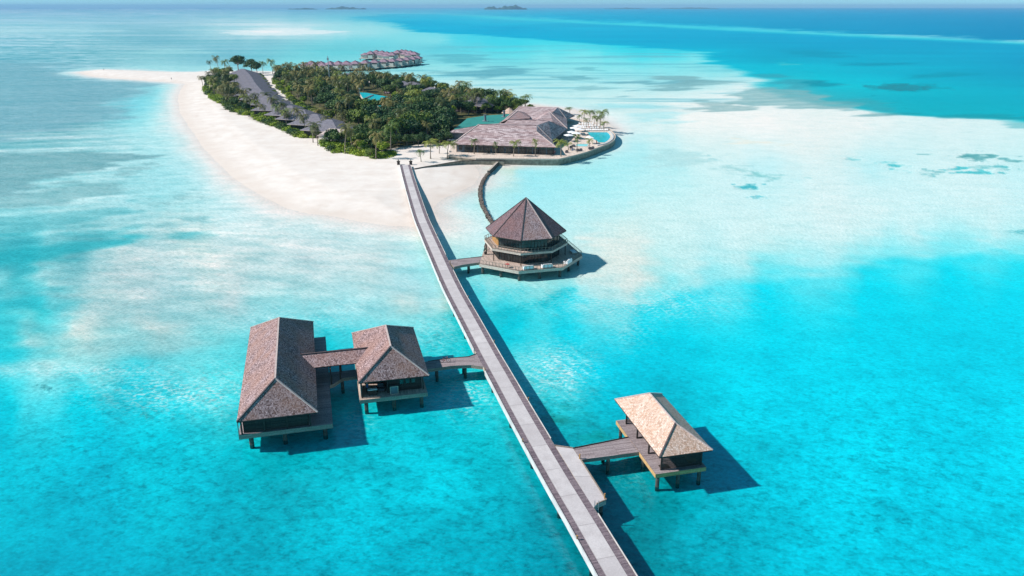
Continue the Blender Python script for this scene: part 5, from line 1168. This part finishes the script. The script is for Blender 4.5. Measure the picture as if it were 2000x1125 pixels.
def shrub_proto(name, seed, mat, R_, n, size):
    r = random.Random(seed); e = empty(name, (0, 0, 0))
    blobs = [(r.uniform(-.5, .5) * R_, r.uniform(-.5, .5) * R_, R_ * r.uniform(.15, .4), R_ * r.uniform(.45, .8)) for _ in range(5)]
    leaf_mesh('foliage', blobs, n, size, mat, seed).build('foliage', M[mat], e)
    m = MB()
    for k in range(4): a = 1.57 * k; m.cyl((0, 0, -.3), (math.cos(a) * R_ * .4, math.sin(a) * R_ * .4, R_ * .5), .08, .04, 5)
    m.build('stem', M['bark'], e); return e
TB = [tree_proto('broadleaf_tree', 10 + i, mt, th, rr, 1500, .42) for i, (mt, th, rr) in enumerate((('leaf_d', 5.0, 4.6), ('leaf', 4.4, 4.2), ('leaf_d', 5.6, 4.0), ('leaf', 5.0, 5.0), ('leaf_y', 3.6, 3.4)))]
TP = [palm_proto('palm_tree', 30 + i, mt, h, nf, L_, ln_) for i, (mt, h, nf, L_, ln_) in enumerate((('frond', 9.5, 20, 5.0, 1.2), ('frond', 8.0, 18, 4.6, .7), ('frond_g', 8.8, 20, 4.8, .9), ('frond', 10.5, 20, 5.2, 1.6), ('frond_g', 6.5, 17, 4.0, .5)))]
TS = [shrub_proto('shrub', 50 + i, mt, rr, 700, .26) for i, (mt, rr) in enumerate((('leaf_y', 2.4), ('leaf', 2.6), ('leaf_d', 2.2), ('leaf_y', 1.8)))]
used = set()
def put(protos, i, x, y, s, label=None, group=None, z=1.2, cat=None, rz=None, sz=None):
    pr = protos[i]
    if id(pr) in used: e = copy_tree(pr)
    else: e = pr; used.add(id(pr))
    e.location = (x, y, z); e.rotation_euler = (0, 0, rnd.uniform(0, 6.283) if rz is None else rz); e.scale = (s, s, s if sz is None else sz)
    c = {'broadleaf_tree': 'tree', 'palm_tree': 'palm', 'shrub': 'shrub'}[pr.name.split('.')[0]]
    tag(e, label, c, group); return e
# --- palms that can be told apart: trunk foot x, y, crown centre y, kind, label
def palm_at(px_, by, cy, i, label, z=1.2, s=None, group=None, sw=None):
    p = P(px_, by, z); a = math.atan2(H - z, p.y); d = p.length
    depth = p.y * CP + (H - z) * SP; hgt = (by - cy) * depth / F / math.cos(a)
    h0 = (9.5, 8.0, 8.8, 10.5, 6.5)[i]; k = hgt / h0
    e = put(TP, i, p.x, p.y, sw if sw else max(.55, min(1.15, k)), label, group, z, sz=k); return e
NAMED = [
 (926,300.7,276,4,'green crowned palm before the glass front, leftmost of the terrace row',DZ,.72), (968.6,302,282,4,'smallest palm of the terrace row, second from the left',DZ,.42), (1003,305.4,279,2,'palm of the terrace row standing before the middle of the long roof',DZ,.72),
 (1045.6,304.7,278,4,'slim palm with a small yellow crown, fourth of the terrace row',DZ,.5), (1095.5,305.4,277,2,'bushy palm just right of the long shingle roof corner',DZ,.85), (1110,292.6,281,4,'short young palm between the bushy palm and the small pale pool',DZ,.8),
 (1127,297.5,269,4,'tall thin palm with a narrow crown left of the small pale pool',DZ,.6), (1151.5,291.7,274,4,'palm between the small pale pool and the curved sea wall',DZ,.62), (1178.5,253.5,240,4,'low wide palm right of the tall palms behind the large pool',DZ,.95),
 (1171.7,251,220.5,2,'tallest palm behind the large pool, with a wide dark green crown',DZ,.95), (1165,249,229,2,'dark palm just left of the tallest one behind the large pool',DZ,.85), (1160,250,231,4,'slim palm standing among the loungers',DZ,.6), (1151.5,242,219,2,'tall palm right of the leftmost pair behind the pool',DZ,.8),
 (1140.5,236,217.5,2,'full crowned palm farthest left behind the pool loungers',DZ,.85), (1145,250,234,4,'short palm in the lounger rows left of the tall ones',DZ,.6), (1132,240,228,4,'small yellowish palm by the back corner of the resort roof',DZ,.6), (1113,222,212,2,'lone palm on the sand behind the rear resort roof',1.2,.8),
 (822.5,316,297.5,4,'small young palm on the sand nearest the jetty head',1.3,.72), (841,309.8,279,2,'bright yellow green palm between the young palm and the terrace',1.3,.95), (873.6,308.6,280.5,2,'full palm by the left end of the terrace',1.3,.95), (858,300,284,4,'small palm behind the pair left of the terrace',1.3,.7),
 (611.5,279,244,0,'left palm of the close pair with tall bare trunks on the beach edge',1.2,.9), (621,285,250,0,'right palm of the close pair with tall bare trunks on the beach edge',1.2,.85), (674,301,253,3,'tall palm rising from the grey green bushes',1.2,.9), (696.7,296,277,1,'short drooping brown palm in the grey green bushes',1.2,.75),
 (734.4,311.5,265.5,0,'palm with a straight pale trunk at the beach corner nearest the jetty',1.2,.85), (746.8,297,281,1,'drooping palm just behind the straight trunked corner palm',1.2,.85),
 (412,137,121,1,'leftmost tiny palm at the far tip of the island',1.1,.9), (427.5,140,114,3,'tallest palm at the far left tip of the island',1.1,.95), (440,144,121.5,2,'dark palm right of the tallest one at the far left tip',1.1,1.05), (514,145,124,2,'palm beside the far end of the sand path, left side',1.1,1.05), (533,145,120.5,2,'palm beside the far end of the sand path, right side',1.1,1.15),
 (396,166,151,0,'brown palm leaning over the beach at the far left edge of the trees',1.2,.95), (491,196,176,1,'lone palm in front of the grey villa roofs, left part',1.2,1.0), (518,207,184,0,'palm before the grey roofs near the middle of the row',1.2,1.0), (537,220,197,0,'brown palm of the cluster in front of the grey roofs',1.2,1.0), (552,218,199,0,'second brown palm of the cluster in front of the grey roofs',1.2,.95),
 (586,238,216,1,'small palm before the nearer grey roofs',1.2,.8), (560,246,224,1,'brown palm in the bright bushes on the beach edge',1.2,.9), (620,242,216,0,'broad palm against the near grey villa roof',1.2,1.1),
 (868,192,168,2,'tall palm above the right shore villas',1.2,1.0), (886,192,170,2,'dark palm above the right shore villas next to the beach',1.2,1.0), (835,180,160,3,'tall palm rising above the middle of the right shore villas',1.2,1.0), (782,162,148,3,'tallest palm on the right skyline of the trees',1.2,1.0), (940,190,182,4,'tiny yellow palm standing alone on the right shore sand',1.1,.8),
 (1001,215,188,2,'palm behind the rear resort roof, left of the pair',1.2,1.1), (1026,212,190,2,'palm behind the rear resort roof, right of the pair',1.2,1.1), (975,214,182,2,'tall palm behind the green roof',1.2,1.1), (960,216,190,2,'spreading palm behind the green roof, left',1.2,1.15)]
NP = []
for x, by, cy, i, lb, z, sw in NAMED:
    e = palm_at(x, by, cy, i, lb, z, None, None, sw); NP.append((e.location.x, e.location.y))
p = P(466, 139, 1.2); put(TB, 1, p.x, p.y, 1.7, 'big round crowned tree at the far end of the grey roofs', None, 1.2); NP.append((p.x, p.y))
p = P(492, 143, 1.2); put(TB, 0, p.x, p.y, 1.35, 'dark tree right of the big round one at the far end of the grey roofs'); NP.append((p.x, p.y))
p = P(503, 147, 1.2); put(TB, 2, p.x, p.y, 1.2, 'smaller dark tree between the far grey roof and the path'); NP.append((p.x, p.y))
for k_, (x, by) in enumerate([(492, 222), (515, 232), (560, 248), (580, 256), (597, 262), (640, 262), (546, 238), (530, 228), (500, 214), (478, 204)]):
    p = P(x, by, 1.2); put(TP, k_ % 4, p.x, p.y, rnd.uniform(.8, 1.0), 'brown palm rising before the lower edge of the grey villa roofs', 'palms before the lower edge of the grey roofs'); NP.append((p.x, p.y))
# --- scatter by zones: polygon of trunk feet in the photograph
def inside(x, y, poly):
    c = False; n = len(poly)
    for i in range(n):
        (x0, y0), (x1, y1) = poly[i], poly[(i + 1) % n]
        if (y0 > y) != (y1 > y) and x < (x1 - x0) * (y - y0) / (y1 - y0) + x0: c = not c
    return c
def blocked(x, y, m=1.5):
    for fx, fy, hx, hy, rz in FOOT:
        dx, dy = x - fx, y - fy; u = dx * math.cos(rz) + dy * math.sin(rz); v = -dx * math.sin(rz) + dy * math.cos(rz)
        if abs(u) < hx + m and abs(v) < hy + m: return True
    return False
PW = [tuple(P(a, b, 1.2))[:2] for a, b in PATHPX]
def pathd(x, y):
    b = 1e9
    for (ax, ay), (bx, by) in zip(PW[:-1], PW[1:]):
        ex, ey = bx - ax, by - ay; t = max(0, min(1, ((x - ax) * ex + (y - ay) * ey) / (ex * ex + ey * ey))); b = min(b, math.hypot(x - ax - t * ex, y - ay - t * ey))
    return b
def scatter(polypx, n, mind, pick, seed, pm=6.0, bm=2.0):
    w = [tuple(P(a, b, 1.2))[:2] for a, b in polypx]; r = random.Random(seed); pts = []
    x0, x1 = min(p[0] for p in w), max(p[0] for p in w); y0, y1 = min(p[1] for p in w), max(p[1] for p in w); tries = 0
    while len(pts) < n and tries < n * 200:
        tries += 1; x, y = r.uniform(x0, x1), r.uniform(y0, y1)
        if not inside(x, y, w) or blocked(x, y, bm) or pathd(x, y) < pm: continue
        if any((x - a) ** 2 + (y - b) ** 2 < mind ** 2 for a, b in pts) or any((x - a) ** 2 + (y - b) ** 2 < 6 for a, b in NP): continue
        pts.append((x, y)); pick(r, x, y)
    return pts
def mix(wB, wP, wS, lt, gt, lp, gp, ls=None, gs=None, kB=(0,1,2,3), kP=(0,1,2,3), sB=(.75,1.15), sP=(.8,1.1)):
    def f(r, x, y):
        q = r.random() * (wB + wP + wS)
        if q < wB: put(TB, r.choice(kB), x, y, r.uniform(*sB), lt, gt)
        elif q < wB + wP: put(TP, r.choice(kP), x, y, r.uniform(*sP), lp, gp)
        else: put(TS, r.choice((0, 1, 3)), x, y, r.uniform(.8, 1.3), ls, gs)
    return f
# left strip between the grey roofs and the beach
scatter([(402,166),(425,150),(452,146),(458,160),(464,175),(474,192),(490,210),(505,222),(485,222),(450,211),(430,199),(412,184)], 62, 4.6, mix(.48, .52, 0, 'leafy tree in the thicket left of the grey roofs', 'trees left of the grey roofs', 'brownish palm in the thicket left of the grey roofs', 'palms left of the grey roofs', sB=(.55, .85), sP=(.75, .98)), 1)
scatter([(402,170),(414,184),(430,192),(452,206),(475,214),(497,217),(520,229),(545,238),(575,252),(607,259),(622,262),(612,270),(605,270),(577,269),(567,261),(555,254),(535,246),(510,239),(495,226),(475,226),(452,216),(430,201),(417,196),(400,175)], 170, 2.3, mix(.0, .03, 1, '', '', 'small palm in the bright bushes along the beach edge', 'small palms along the beach edge', 'bright green bush along the beach edge', 'bushes along the left beach', kP=(1, 4), sP=(.6, .8)), 2, bm=-5)
scatter([(470,212),(500,222),(540,236),(590,252),(630,262),(600,258),(560,250),(520,238),(480,222)], 14, 6, mix(1, .3, 0, 'rounded green tree between the grey roofs and the bright beach bushes', 'trees behind the beach bushes', 'palm between the grey roofs and the beach bushes', 'palms behind the beach bushes', kB=(1, 2, 4), sB=(.45, .65), sP=(.7, .95)), 3, bm=.5)
# low green strip right of the grey roofs, beside the path
scatter([(505,146),(512,155),(522,168),(536,182),(548,196),(560,208),(545,206),(532,192),(520,178),(510,162)], 60, 2.3, mix(0, 0, 1, '', '', '', '', 'low green bush between the grey roofs and the sand path', 'bushes beside the sand path'), 4, pm=3.6, bm=-1.2)
# path edge bushes
scatter([(531,150),(545,165),(560,182),(575,198),(592,210),(650,224),(640,232),(600,218),(574,212),(560,192),(545,176),(535,162)], 70, 2.8, mix(0, 0, 1, '', '', '', '', 'yellow green bush on the right edge of the sand path', 'bushes on the right edge of the sand path'), 5, pm=3.8, bm=-.5)
# the big wood
scatter([(530,150),(600,150),(665,156),(700,162),(720,178),(700,190),(702,215),(690,240),(665,240),(645,226),(610,213),(585,203),(565,190),(548,172),(536,160)], 165, 5.6, mix(.58, .42, 0, 'dark leafy tree in the wood between the sand path and the turquoise roof', 'trees of the wood beside the path', 'brown fronded palm in the wood between the sand path and the turquoise roof', 'palms of the wood beside the path', kB=(0, 1, 2, 3, 4), sB=(.75, 1.15), sP=(.85, 1.12)), 6)
scatter([(700,158),(760,168),(830,182),(890,192),(960,203),(1000,207),(990,220),(940,222),(905,228),(885,232),(800,222),(770,195),(735,176)], 85, 6.0, mix(.62, .38, 0, 'leafy tree between the turquoise roof and the right shore villas', 'trees behind the turquoise roof', 'palm between the turquoise roof and the right shore villas', 'palms behind the turquoise roof', kB=(0, 1, 3, 4), sB=(.75, 1.15), sP=(.9, 1.15)), 7, bm=-1.5)
scatter([(690,212),(760,212),(800,224),(880,234),(872,256),(872,272),(820,280),(770,280),(765,270),(735,262),(700,258),(672,244)], 90, 6.2, mix(.86, .14, 0, 'big dark tree of the dense wood left of the green roof', 'dense dark trees left of the green roof', 'palm standing in the dense wood left of the green roof', 'palms in the dense dark wood', kB=(0, 2, 3, 0, 1), sB=(.9, 1.3), sP=(.9, 1.1)), 8)
scatter([(775,284),(860,276),(878,268),(880,280),(840,285),(800,288),(772,288)], 16, 4.0, mix(1, 0, .0, 'low rounded dark tree on the front edge of the dense wood', 'low trees on the front edge of the wood', '', '', kB=(0, 2), sB=(.5, .65)), 9)
# clump at the corner of the beach
scatter([(655,262),(680,258),(720,268),(762,285),(764,300),(742,308),(700,297),(672,290),(640,284),(634,274)], 34, 4.2, mix(.75, .1, .15, 'grey green tree in the clump at the beach corner', 'trees of the beach corner clump', 'palm in the clump at the beach corner', 'palms of the beach corner clump', 'bush in the clump at the beach corner', 'bushes of the beach corner clump', kB=(1, 3, 4, 1), sB=(.55, .85)), 10)
scatter([(626,276),(645,280),(668,290),(700,296),(722,301),(745,303),(742,311),(722,310),(707,305),(670,301),(655,299),(640,289),(626,281)], 42, 2.6, mix(.12, 0, 1, 'small grey green tree on the sandy front edge of the beach corner clump', 'small trees in front of the beach corner clump', '', '', 'grey green bush on the sandy front edge of the beach corner clump', 'bushes in front of the beach corner clump', sB=(.4, .55), kB=(1, 3)), 11)
scatter([(885,205),(915,207),(950,212),(1000,214),(1015,220),(960,222),(915,224),(885,222)], 26, 4.2, mix(.6, .4, 0, 'green tree behind the flat green roof', 'trees behind the green roof', 'palm behind the flat green roof', 'palms behind the green roof', kB=(0, 1, 3, 4), kP=(0, 2), sB=(.55, .85), sP=(.75, 1.0)), 14, bm=-3)
# right shore hedge line and terrace back
scatter([(880,186),(905,190),(945,199),(975,205),(1040,211),(1046,215),(1000,212),(940,206),(890,192)], 22, 3.5, mix(.15, 0, .85, 'small tree on the right shore behind the villas', 'small trees on the right shore', '', '', 'green bush on the sand of the right shore', 'bushes on the right shore', sB=(.4, .55)), 12, bm=0)
scatter([(700,152),(760,160),(840,172),(885,183),(870,183),(800,172),(740,164)], 30, 5, mix(.7, .3, 0, 'leafy tree on the far right skyline of the wood', 'trees on the far skyline', 'palm on the far right skyline of the wood', 'palms on the far skyline', sB=(.5, .8), sP=(.7, .95)), 13)
# grassy mound at the corner
gm = MB(); p0 = P(757, 303, 1.2)
for i in range(900):
    a, d = rnd.uniform(0, 6.28), math.sqrt(rnd.random()); x, y = p0.x + math.cos(a) * d * 3.6, p0.y + math.sin(a) * d * 9; z = 1.2 + .5 * (1 - d * d); h = rnd.uniform(.3, .6); t = rnd.uniform(0, 3.14)
    gm.face([(x - .25 * math.cos(t), y - .25 * math.sin(t), z), (x + .25 * math.cos(t), y + .25 * math.sin(t), z), (x + rnd.uniform(-.2, .2), y + rnd.uniform(-.2, .2), z + h)])
tag(gm.build('grass', M['leaf_y']), 'low tuft of grass on a sandy mound at the foot of the corner palms', 'grass', kind='stuff')
for pr in TB + TP + TS:
    if id(pr) not in used:
        for ch in list(pr.children): bpy.data.objects.remove(ch)
        bpy.data.objects.remove(pr)
# ---------------------------------------------------------------- light, sky, air
SUN_EL, SUN_AZ = 39.8, 176.0            # the sun stands to the left, light runs towards +x
ang = R(180 - 4)                         # world angle of the direction TO the sun (x axis = 0)
sx, sy, sz = math.cos(ang) * math.cos(R(SUN_EL)), math.sin(ang) * math.cos(R(SUN_EL)) * -1, math.sin(R(SUN_EL))
L = bpy.data.lights.new('sun', 'SUN'); L.energy = 5.0; L.angle = R(1.5); L.color = (1, .935, .865)
so = bpy.data.objects.new('sun', L); col.objects.link(so); so.location = (0, 0, 120)
so.rotation_euler = Vector((sx, sy, sz)).to_track_quat('Z', 'Y').to_euler()
w = bpy.data.worlds.new('World'); scene.world = w; w.use_nodes = True
nt = w.node_tree; bg = nt.nodes['Background']
sk = nt.nodes.new('ShaderNodeTexSky'); sk.sky_type = 'NISHITA'; sk.sun_disc = False
sk.sun_elevation = R(SUN_EL); sk.sun_rotation = math.atan2(sx, sy); sk.air_density = 1.0; sk.dust_density = 0; sk.ozone_density = 2.5; sk.altitude = 0
tn = nt.nodes.new('ShaderNodeMix'); tn.data_type = 'RGBA'; tn.blend_type = 'MULTIPLY'; tn.inputs[0].default_value = 1; tn.inputs[7].default_value = (.40, .98, .94, 1)
tcw = nt.nodes.new('ShaderNodeTexCoord'); spw = nt.nodes.new('ShaderNodeSeparateXYZ'); nt.links.new(tcw.outputs['Generated'], spw.inputs[0])
rw = nt.nodes.new('ShaderNodeValToRGB'); rw.color_ramp.elements[0].position = 0.0; rw.color_ramp.elements[0].color = (.36, .80, 1.38, 1); rw.color_ramp.elements[1].position = .22; rw.color_ramp.elements[1].color = (.44, .96, .86, 1)
nt.links.new(spw.outputs[2], rw.inputs[0]); nt.links.new(rw.outputs[0], tn.inputs[7]); nt.links.new(sk.outputs['Color'], tn.inputs[6]); nt.links.new(tn.outputs[2], bg.inputs['Color']); bg.inputs['Strength'].default_value = .10
HAZE = True
if HAZE:
    hz = MB(); hz.box(-42000, 42000, -300, 36000, -2.2, 120)
    m = bpy.data.materials.new('haze_air'); m.use_nodes = True; t = m.node_tree
    t.nodes.remove(t.nodes['Principled BSDF'])
    v = t.nodes.new('ShaderNodeVolumePrincipled'); v.inputs['Color'].default_value = (.36, .66, 1.0, 1); v.inputs['Density'].default_value = 4.3e-5; v.inputs['Anisotropy'].default_value = 0
    t.links.new(v.outputs[0], t.nodes['Material Output'].inputs['Volume'])
    h = hz.build('haze', m); tag(h, kind='stuff')
scene.view_settings.view_transform = 'Standard'; scene.view_settings.look = 'None'; scene.view_settings.gamma = 1; scene.view_settings.exposure = .25
scene.render.engine = 'CYCLES'
scene.cycles.transparent_max_bounces = 12; scene.cycles.max_bounces = 5; scene.cycles.diffuse_bounces = 2; scene.cycles.glossy_bounces = 2; scene.cycles.volume_bounces = 0
scene.cycles.use_denoising = True
